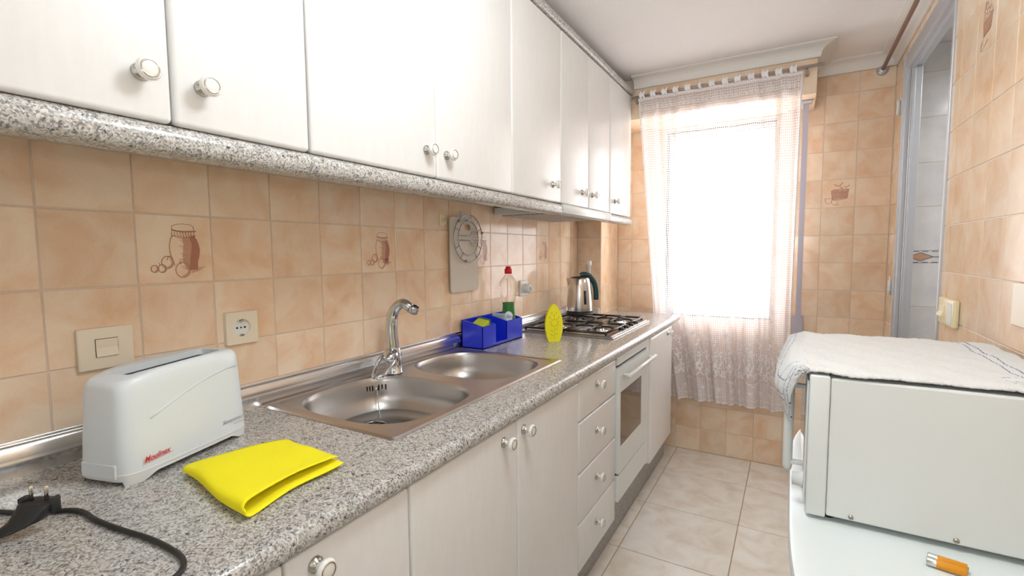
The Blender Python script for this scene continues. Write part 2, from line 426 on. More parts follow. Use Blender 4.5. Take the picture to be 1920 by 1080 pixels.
# tiled reveal of the window
rv = MB().mat(M['tile'])
rv.box((WX0-.004, YF-.001, WZ0-.012), (WX1+.004, YF+.16, WZ0)); rv.box((WX0-.012, YF-.001, WZ0-.012), (WX0, YF+.16, WZ1)); rv.box((WX1, YF-.001, WZ0-.012), (WX1+.012, YF+.16, WZ1)); rv.box((WX0-.012, YF-.001, WZ1), (WX1+.012, YF+.16, WZ1+.012))
rv = rv.build('window_reveal', None, fwall)
wi = MB().mat(M['window_white'])
y0, y1 = YF+.07, YF+.11
for lo, hi in (((WX0, y0, WZ0), (WX0+.022, y1, WZ1)), ((WX1-.022, y0, WZ0), (WX1, y1, WZ1)), ((WX0+.022, y0, WZ0), (WX1-.022, y1, WZ0+.024)), ((WX0+.022, y0, WZ1-.024), (WX1-.022, y1, WZ1))): wi.box(lo, hi, .004)
wi = wi.build('window_1'); tag(wi, kind='structure')
sash = MB().mat(M['window_white']); a0, a1, c0, c1 = WX0+.023, WX1-.023, WZ0+.025, WZ1-.025
for lo, hi in (((a0, y0+.008, c0), (a0+.02, y1-.008, c1)), ((a1-.02, y0+.008, c0), (a1, y1-.008, c1)), ((a0+.02, y0+.008, c0), (a1-.02, y1-.008, c0+.022)), ((a0+.02, y0+.008, c1-.022), (a1-.02, y1-.008, c1))): sash.box(lo, hi, .004)
sash = sash.build('sash', None, wi)
MB().mat(M['pane']).box((a0+.02, y0+.020, c0+.022), (a1-.02, y0+.024, c1-.022)).build('pane', None, sash)
# shutter housing over the window (tiled box hanging from the ceiling)
sh = MB().mat(M['grout'])
sh.box((0, 2.83+GL, 2.035+GL), (1.25-GL, YF, ZC)); sh = sh.build('wall_shutter_box'); tag(sh, kind='structure')
lay(sh, (0, 2.83, 0), (1, 0, 0), (0, 0, 1), [0.0, .10, .25, .40, .55, .70, .85, 1.0, 1.15, 1.25], [2.035, 2.203], M['tile'])
lay(sh, (0, 0, 2.035), (0, 1, 0), (1, 0, 0), [2.83, 2.98, YF], [.155, .40, .55, .70, .85, 1.0, 1.15, 1.25], M['tile'])
lay(sh, (1.25, 0, 0), (0, 1, 0), (0, 0, 1), [2.83, 2.98, YF], [2.035, 2.203], M['tile'])
# right wall: near part, part beyond the doorway, lintel
DY0, DY1, DZ = 2.10, 2.87, 2.14
rw = MB().mat(M['grout'])
rw.box((XR+GL, YB, 0), (XR+.04, DY0, ZC)); rw.box((XR+GL, DY1, 0), (XR+.04, YF+.1, ZC)); rw.box((XR+GL, DY0, DZ), (XR+.04, DY1, ZC))
rw = rw.build('wall_right'); tag(rw, kind='structure')
right_tiles = {}
rus = frange(2.016, 0, .15, .516, DY0-.004)
lay(rw, (XR, 0, 0), (0, -1, 0), (0, 0, 1), [-u for u in rus[::-1]], frange(1.7959, 0, .15, .1459, ZC), M['tile'], store=right_tiles)
lay(rw, (XR, 0, 0), (0, -1, 0), (0, 0, 1), [-YF, -3.006, -DY1], frange(1.7959, 0, .15, 0, 2.203), M['tile'])
lay(rw, (XR, 0, 0), (0, -1, 0), (0, 0, 1), [-u for u in frange(2.016, 0, .15, DY0, DY1)[::-1]], [DZ, 2.203], M['tile'])
# rear wall (behind the camera) and the bathroom beyond the doorway
wr = MB().mat(M['paint']).box((-.15, YB-.1, 0), (XR+.1, YB, ZC)).build('wall_rear'); tag(wr, kind='structure')
wb = MB().mat(M['grout']).box((XR+.04, 3.10+GL, 0), (2.7, 3.16, ZC)).build('wall_bathroom'); tag(wb, kind='structure')
bz = [.112, .33, .547, .764, .982, 1.202, 1.263, 1.48, 1.695, 1.914, 2.13, ZC]
lay(wb, (XR+.04, 3.10, 0), (1, 0, 0), (0, 0, 1), [0, .33, .66, .978], [z for z in bz if z <= 1.202], M['white_tile'])
lay(wb, (XR+.04, 3.10, 0), (1, 0, 0), (0, 0, 1), [0, .33, .66, .978], [z for z in bz if z >= 1.263], M['white_tile'])
bt = {}
lay(wb, (XR+.04, 3.10, 0), (1, 0, 0), (0, 0, 1), [0, .163, .326, .489, .652, .815, .978], [1.202, 1.263], M['white_tile'], name='border_tile', store=bt)
for k, o in bt.items():
    p = MB().mat(M['print_light']); T = lambda a, b_, l: Vector((a, b_, .0004+l))
    p.poly([(-.055, 0), (0, -.018), (.055, 0), (0, .018)], T)
    p.mat(M['grey_ink']).ribbon([(-.073, 0), (-.05, 0), (0, .021), (.05, 0), (.073, 0)], .004, T, .0002).ribbon([(-.05, 0), (0, -.021), (.05, 0)], .004, T, .0002)
    for yy in (.027, -.027): 
        for xx in (-.055, -.018, .018, .055): p.ribbon([(xx-.012, yy), (xx+.012, yy)], .004, T, .0002)
    p.build('border_print', None, o, local=True)
ws = MB().mat(M['white_tile']).box((2.62, YB, 0), (2.7, 3.16, ZC)).build('wall_bathroom_side'); tag(ws, kind='structure')
wn = MB().mat(M['paint']).box((XR+.04, 1.30, 0), (2.62, 1.36, ZC)).build('wall_bathroom_near'); tag(wn, kind='structure')
# coving: profile swept along runs
def coving(name, p0, p1, nrm, h=.057, d=.072, e0=0, e1=0):
    """p0,p1 on the wall under the ceiling; e0,e1 mitre offsets (+ grows outward with depth)"""
    p0, p1, nrm = Vector(p0), Vector(p1), Vector(nrm); t = (p1-p0).normalized()
    prof = [(0, 0), (0, -h), (.010, -h), (.013, -h+.007)]
    for k in range(6):
        a = k/5*PI/2; prof.append((.013+(d-.027)*(1-math.cos(a)), -h+.010+(h-.020)*math.sin(a)))
    prof += [(d-.010, -.008), (d, -.006), (d, 0)]
    mb = MB().mat(M['coving']); bm_ = mb.bm
    A = [bm_.verts.new(p0+nrm*q[0]+Vector((0, 0, q[1]))-t*(e0*q[0])) for q in prof]
    B = [bm_.verts.new(p1+nrm*q[0]+Vector((0, 0, q[1]))+t*(e1*q[0])) for q in prof]
    for i in range(len(prof)): j = (i+1) % len(prof); f = bm_.faces.new((A[i], A[j], B[j], B[i])); f.material_index = 0
    bm_.faces.new(A[::-1]); bm_.faces.new(B); bmesh.ops.recalc_face_normals(bm_, faces=bm_.faces)
    return tag(mb.build(name), kind='structure')
coving('trim_1', (.352, 2.83, ZC), (1.25, 2.83, ZC), (0, -1, 0), e1=1)
coving('trim_2', (1.25, 2.83, ZC), (1.25, YF, ZC), (1, 0, 0), e0=1, e1=-1)
coving('trim_3', (1.25, YF, ZC), (XR, YF, ZC), (0, -1, 0), e0=-1, e1=-1)
coving('trim_4', (XR, YF, ZC), (XR, YB, ZC), (-1, 0, 0), e0=-1)
# door frame of satin aluminium
df_ = MB().mat(M['frame_alu'])
df_.box((XR-.012, DY1-.060, 0), (XR+.004, DY1+.010, DZ+.006), .002); df_.box((XR-.018, DY1-.026, 0), (XR-.011, DY1-.018, DZ), .001)
df_.box((XR+.004, DY1-.075, 0), (XR+.042, DY1-.062, DZ), .002); df_.box((XR+.010, DY1-.083, 0), (XR+.018, DY1-.075, DZ-.07), .001)
df_.box((XR-.006, DY0-.006, 0), (XR+.042, DY0+.012, DZ+.006), .002)
df_.box((XR-.012, DY0+.012, DZ-.060), (XR+.004, DY1-.060, DZ+.006), .002); df_.box((XR+.004, DY0+.012, DZ-.062), (XR+.042, DY1-.075, DZ-.048), .002)
df_.box((XR+.010, DY0+.012, DZ-.070), (XR+.018, DY1-.083, DZ-.062), .001)
df_ = df_.build('door_1'); tag(df_, kind='structure')
for z in (1.93, 1.09, .30):
    h = MB().mat(M['frame_alu']); h.box((XR-.018, DY1-.012, z-.035), (XR-.012, DY1+.020, z+.03), .001)
    h.mat(M['pipe']).lathe([(0, -.035), (.007, -.035), (.007, .03), (.003, .034), (.003, .05), (0, .052)], 12, Matrix.Translation((XR-.024, DY1+.022, z))).build('hinge', None, df_)

# tile prints --------------------------------------------------------
def arc(cx, cy, rx, ry, a0=0, a1=360, n=18): return [(cx+rx*math.cos(math.radians(a0+(a1-a0)*k/n)), cy+ry*math.sin(math.radians(a0+(a1-a0)*k/n))) for k in range(n+1)]
def on_tile(s=.148):
    return lambda a, b_, l: Vector(((a-.5)*s, (b_-.5)*s, .0003+l))
def jar_print():
    p = MB(); T = on_tile(); X = lambda x, y: ((x+60)/1210, 1-(y-20)/1060)
    body_r = [(840, 345), (880, 390), (912, 470), (930, 560), (915, 660), (885, 750), (880, 880)]
    body_l = [(480, 345), (455, 390), (432, 470), (428, 550), (445, 640), (475, 720), (500, 810)]
    p.mat(M['print_light'])
    # shaded right half of the jar
    L_ = [(640, 360), (660, 470), (650, 560), (640, 660), (640, 760), (700, 880)]
    for i in range(len(L_)-1):
        a, b_ = L_[i], L_[i+1]; r = (body_r[i], body_r[i+1])
        p.poly([X(*a), X(*r[0]), X(*r[1]), X(*b_)], T)
    p.mat(M['print'])
    R_ = [(760, 360), (800, 470), (790, 560), (770, 660), (760, 760), (740, 890)]
    for i in range(len(R_)-1): p.poly([X(*R_[i]), X(*body_r[i]), X(*body_r[i+1]), X(*R_[i+1])], T, .0001)
    p.poly([X(740, 890), X(760, 760), X(885, 750), X(880, 880)], T, .0001)
    p.ribbon([X(*q) for q in body_r], .010, T, .0002).ribbon([X(*q) for q in body_l], .010, T, .0002)
    for k in range(17):
        y = 380+k*30; x0 = 560+((k*37) % 130); p.ribbon([X(x0, y), X(x0+150, y+4), X(870, y)], .006, T, .0002)
    p.ribbon([X(480, 190), X(560, 158), X(660, 150), X(780, 160), X(840, 190)], .008, T, .0002)
    p.ribbon([X(480, 190), X(485, 250)], .008, T, .0002).ribbon([X(840, 190), X(845, 250)], .010, T, .0002)
    p.ribbon([X(470, 245), X(560, 265), X(660, 275), X(770, 268), X(885, 262)], .020, T, .0002)
    for k in range(9):
        x = 480+k*46; p.ribbon([X(x, 270), X(x-10, 310), X(x+12, 355)], .013 if k > 3 else .009, T, .0002)
    p.ribbon([X(470, 330), X(560, 355), X(680, 365), X(800, 350), X(880, 325)], .010, T, .0002)
    for cx, cy, r in ((385, 755, 95), (630, 880, 120), (300, 850, 62), (180, 850, 55)):
        p.ribbon([X(x, y) for x, y in arc(cx, cy, r, r)], .011, T, .0003)
        p.mat(M['print_light'])
        p.ribbon([X(x, y) for x, y in arc(cx, cy, r*.80, r*.8, -50, 95)], .026, T, .0002); p.mat(M['print'])
    p.ribbon([X(590, 730), X(600, 790)], .012, T, .0003).ribbon([X(380, 720), X(395, 670), X(440, 655)], .010, T, .0003).ribbon([X(265, 800), X(250, 760)], .009, T, .0003)
    p.mat(M['print_light'])
    for k in range(5): p.ribbon([X(760+k*18, 930-k*18), X(900+k*30, 900-k*16)], .010, T)
    return p.build('jar_print', data_only=True)
def pot_print():
    p = MB(); T = on_tile(); X = lambda x, y: ((x-170)/990, 1-(y-110)/800)
    p.mat(M['print_light']).poly([X(450, 420), X(980, 400), X(930, 660), X(490, 690)], T)
    p.mat(M['print']).ribbon([X(450, 420), X(490, 690), X(700, 700), X(930, 660), X(980, 400), X(760, 380), X(450, 430)], .018, T, .0001)
    for k in range(11): x = 500+k*42; p.ribbon([X(x, 450+(k % 3)*8), X(x-4+k, 670)], .017 if k > 5 else .009, T, .0001)
    for cx in (560, 710, 860): p.ribbon([X(a, b_) for a, b_ in arc(cx, 440, 58, 52)], .012, T, .0001)
    p.ribbon([X(540, 240), X(620, 300), X(700, 290), X(790, 200)], .024, T, .0001).ribbon([X(700, 320), X(800, 380)], .024, T, .0001).ribbon([X(840, 310), X(900, 350), X(990, 285)], .024, T, .0001)
    p.ribbon([X(270, 650), X(480, 650), X(460, 740), X(420, 795), X(330, 795), X(285, 740), X(270, 650)], .016, T, .0001)
    p.ribbon([X(a, b_) for a, b_ in arc(560, 770, 90, 70, 0, 360)], .011, T, .0001).ribbon([X(480, 800), X(540, 850), X(700, 820)], .012, T, .0001)
    return p.build('pot_print', data_only=True)
def basket_print():
    p = MB(); T = on_tile(); X = lambda x, y: (x, y)
    p.mat(M['print_light']).poly([X(.36, .30), X(.72, .36), X(.80, .62), X(.30, .55)], T)
    p.mat(M['print']).ribbon([X(.36, .30), X(.72, .36), X(.80, .62), X(.30, .55), X(.36, .30)], .02, T, .0001)
    for k in range(8): p.ribbon([X(.38+k*.045, .32), X(.34+k*.058, .58)], .01, T, .0001)
    for k in range(4): p.ribbon([X(.33+k*.01, .52-k*.06), X(.78-k*.02, .58-k*.06)], .008, T, .0001)
    for a, b_ in ((.40, .66), (.55, .70), (.68, .68), (.48, .80)): p.ribbon(arc(a, b_, .065, .055), .013, T, .0001)
    p.ribbon([X(.35, .74), X(.42, .92)], .022, T, .0001).ribbon([X(.62, .76), X(.70, .97)], .022, T, .0001).ribbon([X(.52, .84), X(.56, .98)], .016, T, .0001)
    p.ribbon([X(.24, .12), X(.22, .20), X(.28, .26), X(.36, .24)], .016, T, .0001).ribbon(arc(.30, .14, .06, .07), .012, T, .0001).ribbon([X(.44, .12), X(.58, .20)], .02, T, .0001)
    return p.build('basket_print', data_only=True)
jp, pp, bp = jar_print(), pot_print(), basket_print()
def nearest(store, world, wall):
    return min(store.values(), key=lambda o: (worldloc(wall)+o.location-Vector(world)).length)
for y in (.544, 1.144, 1.744, 2.344):
    link('jar_print', jp, nearest(left_tiles, (0, y, 1.2824), wl_))
link('pot_print', pp, nearest(far_tiles, (1.3756, YF, 1.5744), fwall))
link('basket_print', bp, nearest(right_tiles, (XR, 1.791, 1.871), rw))

# ================================================================== WORKTOP AND CABINETS
CZ, CX, CE = .884, .592, 3.03          # counter top, front edge, far end
SX0, SX1, SY0, SY1 = .016, .476, .706, 1.548   # sink rim
ct = MB().mat(M['granite'])
r = .019; zc = CZ-r
hx0, hx1, hy0, hy1 = SX0+.015, SX1-.02, SY0+.02, SY1-.02
for lo, hi in (((.0, -.60, CZ-.038), (hx0, CE, CZ)), ((hx0, -.60, CZ-.038), (hx1, hy0, CZ)), ((hx0, hy1, CZ-.038), (hx1, CE, CZ))): ct.box(lo, hi)
prof = [(hx1, CZ-.038), (CX-r, CZ-.038)] + [(CX-r+r*math.sin(a), zc-r*math.cos(a)) for a in [k*PI/10 for k in range(1, 10)]] + [(CX-r, CZ), (hx1, CZ)]
ct.prism(prof, -.60, CE, 1)
ct = ct.build('worktop'); tag(ct, 'long speckled grey granite-look worktop carrying the sink and the gas hob', 'worktop')
for f in ct.data.polygons: f.use_smooth = True
smooth_by_angle(ct, .5)
# aluminium upstand strip
st = MB().mat(M['alu'])
pr = [(0, CZ), (.0125, CZ), (.0115, CZ+.010), (.0125, CZ+.021), (.0165, CZ+.024), (.0172, CZ+.0265), (.0160, CZ+.029)]
pr += [(.0155*math.cos(a)*1.0+.0005, CZ+.029+.029*math.sin(a)) for a in [math.radians(d) for d in range(8, 80, 6)]]
pr += [(.0045, CZ+.0590), (.0042, CZ+.0620), (.0030, CZ+.0632), (.0004, CZ+.0632)]
st.prism(pr, -.55, 2.829, 1)
st = st.build('upstand_strip'); tag(st, 'polished aluminium sealing strip along the wall behind the worktop', 'trim'); smooth_by_angle(st, .9)
s2 = MB().mat(M['pipe']).box((.017, 2.812, CZ), (.150, 2.829, CZ+.040), .004).build('corner_upstand'); tag(s2, 'short white sealing strip at the foot of the corner pillar', 'trim')

# knob (shared mesh): axis +x
def knob_mesh(s=1.0):
    p = MB(); mt = Matrix.Rotation(PI/2, 4, 'Y') @ Matrix.Scale(s, 4)
    p.mat(M['nickel']).lathe([(0, 0), (.0125, 0), (.0125, .003), (.008, .006), (.0065, .010)], 20, mt.copy())
    p.mat(M['porcelain']).lathe([(.0065, .009), (.0065, .014), (.011, .019), (.0158, .022), (.0165, .026), (.0150, .0295), (.0128, .0305)], 24, mt.copy())
    p.mat(M['nickel']).lathe([(.0128, .0305), (.0118, .0318), (.0104, .0308)], 24, mt.copy())
    p.mat(M['porcelain']).lathe([(.0104, .0306), (.006, .0315), (0, .0318)], 24, mt.copy())
    return p.build('knob', data_only=True)
KN = knob_mesh()
def door_part(root, name, x, y0, y1, z0, z1, th=.02, knob=None, bev=.008, mat='cabinet'):
    d = MB().mat(M[mat]).box((x-th, y0+.0012, z0), (x, y1-.0012, z1), bev, 4).build(name, None, root); smooth_by_angle(d, .7)
    if knob: link('knob', KN, d, Vector((x, knob[0], knob[1]))-worldloc(root))
    return d
UX, UZ0, UZ1 = .34, 1.471, 2.166
def upper(label, y0, y1, doors, z0=1.475):
    t = thing('wall_cabinet', label, 'cabinet', (.16, (y0+y1)/2, z0), 'white wall cabinets over the worktop')
    b_ = MB().mat(M['carcass'])
    b_.box((.001, y0+.0005, z0), (.318, y1-.0005, UZ1+.004)); b_.build('body', None, t)
    for (a, c, k) in doors: door_part(t, 'door', UX, a, c, UZ0, UZ1, knob=(k, 1.537))
    return t
upper('white wall cabinet nearest the camera, its door cut by the left frame edge', -.30, .148, [(-.27, .148, -.22)])
upper('white wall cabinet above the toaster with two narrow doors and paired knobs', .149, .637, [(.149, .393, .352), (.393, .637, .437)])
upper('white double-door wall cabinet above the sink with paired knobs', .638, 1.432, [(.638, 1.031, .988), (1.031, 1.432, 1.072)])
upper('white single-door wall cabinet between the sink cabinet and the cooker hood', 1.433, 1.832, [(1.433, 1.832, 1.752)])
upper('white wall cabinet with two narrow doors directly above the cooker hood', 1.833, 2.442, [(1.833, 2.143, 2.060), (2.143, 2.442, 2.185)], 1.479)
upper('white wall cabinet at the far end beside the lace curtain', 2.443, 2.816, [(2.443, 2.816, 2.520)])
# granite light pelmet under, cornice above
def pelmet(y0, y1, label):
    p = MB().mat(M['granite_trim'])
    pr = [(.296, 1.4695), (.296, 1.426)] + [(.332+.015*math.sin(a)*1.0, 1.4465-.0205*math.cos(a)) for a in [k*PI/8 for k in range(0, 9)]] + [(.330, 1.4695)]
    p.prism(pr, y0, y1, 1)
    o = p.build('pelmet'); smooth_by_angle(o, .6); return tag(o, label, 'trim')
pelmet(-.30, 1.838, 'long speckled granite pelmet under the wall cabinets, left of the hood')
pelmet(2.443, 2.825, 'short speckled granite pelmet piece right of the hood')
c_ = MB().mat(M['granite_trim']).prism([(.001, UZ1+.004), (.338, UZ1+.004)] + [(.342+.012*math.sin(a), UZ1+.020-.016*math.cos(a)) for a in [k*PI/8 for k in range(0, 9)]] + [(.001, UZ1+.036)], -.30, 2.825, 1)
c_ = c_.build('cornice'); smooth_by_angle(c_, .6); tag(c_, 'speckled granite cornice strip along the tops of the wall cabinets', 'trim')
# hood
hd = thing('cooker_hood', 'slim white cooker hood under the wall cabinets above the gas hob', 'cooker hood', (.19, 2.14, 1.43))
MB().mat(M['appliance']).box((.006, 1.842, 1.4375), (.318, 2.440, 1.4705), .003).build('body', None, hd)
hp = MB().mat(M['appliance']).prism([(.318, 1.468), (.318, 1.428), (.330, 1.424), (.348, 1.432), (.353, 1.445), (.352, 1.462), (.347, 1.468)], 1.842, 2.440, 1, .003)
hp = hp.build('front_lip', None, hd); smooth_by_angle(hp, .6)
f_ = MB().mat(M['filter'])
f_.box((.03, 1.87, 1.4345), (.30, 2.13, 1.4372)); f_.box((.03, 2.15, 1.4345), (.30, 2.41, 1.4372))
for k in range(12): f_.box((.03+.022*k, 1.87, 1.4330), (.038+.022*k, 2.41, 1.4345))
f_.build('grease_filter', None, hd)
MB().mat(M['pipe']).box((.306, 1.86, 1.430), (.314, 2.42, 1.4372), .001).build('filter_rail', None, hd)
sw = MB().mat(M['socket_white'])
for k in range(3): sw.box((.3525, 1.96+k*.022, 1.446), (.3545, 1.975+k*.022, 1.453), .0006)
sw.build('switch', None, hd)

# base units
BX = .576
def base(label, y0, y1, doors, group='white base cabinets under the worktop'):
    t = thing('base_cabinet', label, 'cabinet', (.3, (y0+y1)/2, 0), group)
    MB().mat(M['carcass']).box((.03, y0+.0005, .145), (.553, y1-.0005, .70)).box((.53, y0+.0005, .145), (.5545, y1-.0005, .8445)).build('body', None, t)
    for (a, c, k, kz) in doors: door_part(t, 'door', BX, a, c, .155, .840, knob=(k, kz) if k is not None else None)
    return t
base('white base cabinet whose single knob is cut by the bottom frame edge, nearest the camera', -.15, .642, [(-.12, .389, .34, .812), (.389, .642, .437, .812)])
base('white double-door base cabinet under the sink with knobs close together', .643, 1.455, [(.643, 1.044, .975, .807), (1.044, 1.455, 1.075, .807)])
t = thing('drawer_cabinet', 'white base cabinet with four drawers between the sink cabinet and the oven', 'cabinet', (.3, 1.65, 0), 'white base cabinets under the worktop')
MB().mat(M['carcass']).box((.03, 1.4565, .160), (.553, 1.8445, .70)).box((.53, 1.4565, .70), (.5545, 1.8445, .8445)).build('body', None, t)
for z0, z1 in ((.702, .840), (.522, .698), (.346, .518), (.172, .342)):
    kz = {.702: .795, .522: .624, .346: .451, .172: .278}[z0]
    d = MB().mat(M['cabinet']).box((BX-.02, 1.4582, z0), (BX, 1.8438, z1), .007, 4).build('drawer', None, t); smooth_by_angle(d, .7)
    link('knob', KN, d, Vector((BX, 1.622, kz))-worldloc(t))
# oven
ov = thing('oven', 'white built-in oven with a bronze glass window and bar handle', 'oven', (.3, 2.07, .2))
MB().mat(M['appliance']).box((.03, 1.850, .235), (.556, 2.300, .8445)).build('body', None, ov)
MB().mat(M['appliance']).box((.5565, 1.8475, .812), (.580, 2.3000, .8445), .003).build('fascia', None, ov)
od = MB().mat(M['appliance']); oy0, oy1, oz0, oz1, wy0, wy1, wz0, wz1 = 1.8475, 2.300, .366, .800, 1.862, 2.172, .475, .703
for lo, hi in (((.5572, oy0, wz1), (.590, oy1, oz1)), ((.5572, oy0, oz0), (.590, oy1, wz0)), ((.5572, oy0, wz0), (.590, wy0, wz1)), ((.5572, wy1, wz0), (.590, oy1, wz1))): od.box(lo, hi, 0)
od = od.build('oven_door', None, ov)
MB().mat(M['oven_glass']).box((.572, wy0, wz0), (.5885, wy1, wz1)).build('window_glass', None, od)
hb = MB().mat(M['appliance']).tube([(.618, oy0+.03, .768), (.618, oy1+.02, .768)], .0085, 12)
for y in (oy0+.05, oy1-.02): hb.tube([(.589, y, .768), (.618, y, .768)], .006, 10)
hb.build('handle', None, od)
MB().mat(M['gap']).box((.5566, oy0+.004, .801), (.570, oy1-.004, .8115)).build('vent_gap', None, ov)
MB().mat(M['appliance']).box((.5572, oy0, .245), (.588, oy1, .354), .004).build('lower_panel', None, ov)
MB().mat(M['gap']).box((.5566, oy0+.004, .3545), (.572, oy1-.004, .3655)).build('lower_gap', None, ov)
fp = MB().mat(M['cabinet']).box((.50, 2.3025, .225), (.578, 2.3480, .8445), .002).build('filler_panel'); tag(fp, 'narrow white vertical filler panel right of the oven', 'panel')
t = thing('base_cabinet', 'narrow white base cabinet at the far end of the worktop beside the curtain', 'cabinet', (.3, 2.59, 0), 'white base cabinets under the worktop')
MB().mat(M['carcass']).box((.03, 2.3505, .205), (.553, 2.830, .8445)).build('body', None, t)
door_part(t, 'door', BX+.012, 2.3515, 2.832, .205, .8445, th=.034, knob=(2.700, .818), bev=.012)
kp = MB().mat(M['plinth']).box((.500, -.15, .001), (.515, 2.99, .144)).box((.500, 1.8475, .144), (.515, 2.349, .234)).box((.500, 2.349, .144), (.515, 2.99, .204)).build('plinth'); tag(kp, 'brown-grey speckled plinth board along the floor under the base cabinets', 'plinth')

# ================================================================== SINK AND TAP
sk = thing('sink', 'stainless steel double-bowl sink set into the speckled worktop', 'sink', (.246, 1.127, CZ))
RZ = CZ+.0045
def sup(cx, cy, a, b_, n=40, e=3.0):
    out = []
    for k in range(n):
        t_ = 2*PI*k/n; c, s_ = math.cos(t_), math.sin(t_)
        out.append((cx+a*math.copysign(abs(c)**(2/e), c), cy+b_*math.copysign(abs(s_)**(2/e), s_)))
    return out
bowls = [(.246, .925, .200, .188), (.246, 1.342, .200, .170)]
rm = MB().mat(M['steel']); bm_ = rm.bm
def loop(bm_, pts, z): 
    v = [bm_.verts.new((p[0], p[1], z)) for p in pts]; return v, [bm_.edges.new((v[i], v[(i+1) % len(v)])) for i in range(len(v))]
def rrect(x0, x1, y0, y1, r, n=6):
    out = []
    for cx, cy, a0 in ((x1-r, y1-r, 0), (x0+r, y1-r, 90), (x0+r, y0+r, 180), (x1-r, y0+r, 270)):
        for k in range(n+1): a = math.radians(a0+90*k/n); out.append((cx+r*math.cos(a), cy+r*math.sin(a)))
    return out
outer = rrect(SX0, SX1, SY0, SY1, .012); mid = rrect(SX0+.006, SX1-.006, SY0+.006, SY1-.006, .012); inr = rrect(SX0+.022, SX1-.022, SY0+.024, SY1-.024, .030); inr2 = rrect(SX0+.027, SX1-.027, SY0+.029, SY1-.029, .028)
o0, e0 = loop(bm_, outer, CZ+.0008); o1, e1 = loop(bm_, mid, RZ); o2, e2 = loop(bm_, inr, RZ); o3, e3 = loop(bm_, inr2, RZ-.0018)
for A, B in ((o0, o1), (o1, o2), (o2, o3)):
    for i in range(len(A)): j = (i+1) % len(A); bm_.faces.new((A[i], A[j], B[j], B[i]))
fe = list(e3)
for (cx, cy, a, b_) in bowls: fe += loop(bm_, sup(cx, cy, a, b_), RZ-.0018)[1]
bmesh.ops.triangle_fill(bm_, use_beauty=True, edges=fe, normal=(0, 0, 1))
bmesh.ops.recalc_face_normals(bm_, faces=bm_.faces)
rm = rm.build('rim', None, sk)
def bowl(cx, cy, a, b_, depth=.122):
    p = MB().mat(M['steel_bowl']); bm_ = p.bm; rings = []
    prof = [(1, 0), (.985, -.004), (.972, -.014), (.955, -.05), (.94, -.10), (.915, -depth+.022), (.86, -depth+.007), (.76, -depth), (.4, -depth-.003), (.12, -depth-.005)]
    for s_, z in prof: rings.append([bm_.verts.new((q[0], q[1], RZ-.0018+z)) for q in sup(cx, cy, a*s_ if s_ > .5 else a*s_*(1 if s_ > .3 else 1), b_*s_, 40, 3.0 if s_ > .5 else 2.0)])
    for A, B in zip(rings, rings[1:]):
        for i in range(40): j = (i+1) % 40; bm_.faces.new((A[i], B[i], B[j], A[j])).smooth = True
    bm_.faces.new(rings[-1]); 
    return p.build('bowl', None, sk)
for q in bowls:
    bo = bowl(*q); zb = RZ-.0018-.122
    dr = MB(); T0 = Matrix.Translation((.128, q[1]+.055, zb+.0006))
    dr.mat(M['chrome']).lathe([(.043, 0), (.042, .003), (.036, .0035), (.034, .001)], 28, T0); dr.mat(M['hole']).lathe([(.034, .001), (.0, .001)], 28, T0)
    dr.mat(M['black']).lathe([(.012, .0012), (.012, .006), (0, .007)], 16, T0)
    for k in range(4):
        dr.mat(M['chrome']).box((-.034, -.0022, .001), (.034, .0022, .003), mtx=T0 @ Matrix.Rotation(k*PI/4, 4, 'Z'))
    dr.build('drain', None, sk)
# overflow slots and plug chain on the back wall of the left bowl
def bwall(yy, z, k_=.958):
    a_, b_, e_ = .200*k_, .188*k_, 3.0; t_ = abs(yy/b_); return Vector((.246-a_*(1-t_**e_)**(1/e_), .925+yy, RZ-.0018+z))
of = MB().mat(M['hole']); yc_ = .118
for k in range(-3, 4):
    if not k: continue
    yy = yc_+k*.0095*.86; p_ = bwall(yy, -.034, .966); q_ = bwall(yy+.002, -.034, .966); tg = (q_-p_).normalized(); nn = Vector((tg.y, -tg.x, 0))
    if nn.x < 0: nn = -nn
    of.box((-.0023, -.0016, -.0115), (.0023, .0016, .0115), .0010, 2, mtx=Matrix.Translation(p_) @ Matrix(((tg.x, nn.x, 0), (tg.y, nn.y, 0), (0, 0, 1))).to_4x4())
of.build('overflow_slot', None, sk)['kind'] = 'stuff'
cp = bwall(yc_, -.034)
ch = MB().mat(M['chrome']); ch.lathe([(0, 0), (.006, .001), (.006, .004), (0, .006)], 14, Matrix.Translation(cp) @ Matrix.Rotation(PI/2, 4, 'Y'))
for k in range(30):
    t_ = k/29; p_ = cp+Vector((.008+t_*.020, -.004-.010*t_, -.004-.078*t_)); b2 = bmesh.new(); bmesh.ops.create_icosphere(b2, subdivisions=1, radius=.0020); ch.merge(b2, Matrix.Translation(p_), True)
ch.build('plug_chain', None, sk)
# mixer tap
tp = thing('mixer_tap', 'chrome mixer tap with a curved spout and loop lever behind the sink', 'tap', (.078, 1.118, RZ))
b0 = Vector((.078, 1.118, RZ))
def cat(P, n=6):
    P = [Vector(p) for p in P]; out = []
    for i in range(len(P)-1):
        p0 = P[max(i-1, 0)]; p1 = P[i]; p2 = P[i+1]; p3 = P[min(i+2, len(P)-1)]
        for k in range(n):
            t_ = k/n; out.append(.5*((2*p1)+(p2-p0)*t_+(2*p0-5*p1+4*p2-p3)*t_**2+(-p0+3*p1-3*p2+p3)*t_**3))
    return out+[P[-1]]
MB().mat(M['chrome']).lathe([(0, 0), (.030, 0), (.030, .003), (.0275, .006), (.027, .030), (.025, .060), (.022, .078), (.016, .086), (0, .088)], 28, Matrix.Translation(b0)).build('body', None, tp)
sp_ = [(0, 0, .070), (-.004, -.002, .12), (-.004, -.002, .160), (.004, .000, .195), (.022, .006, .218), (.042, .012, .222), (.060, .017, .208)]
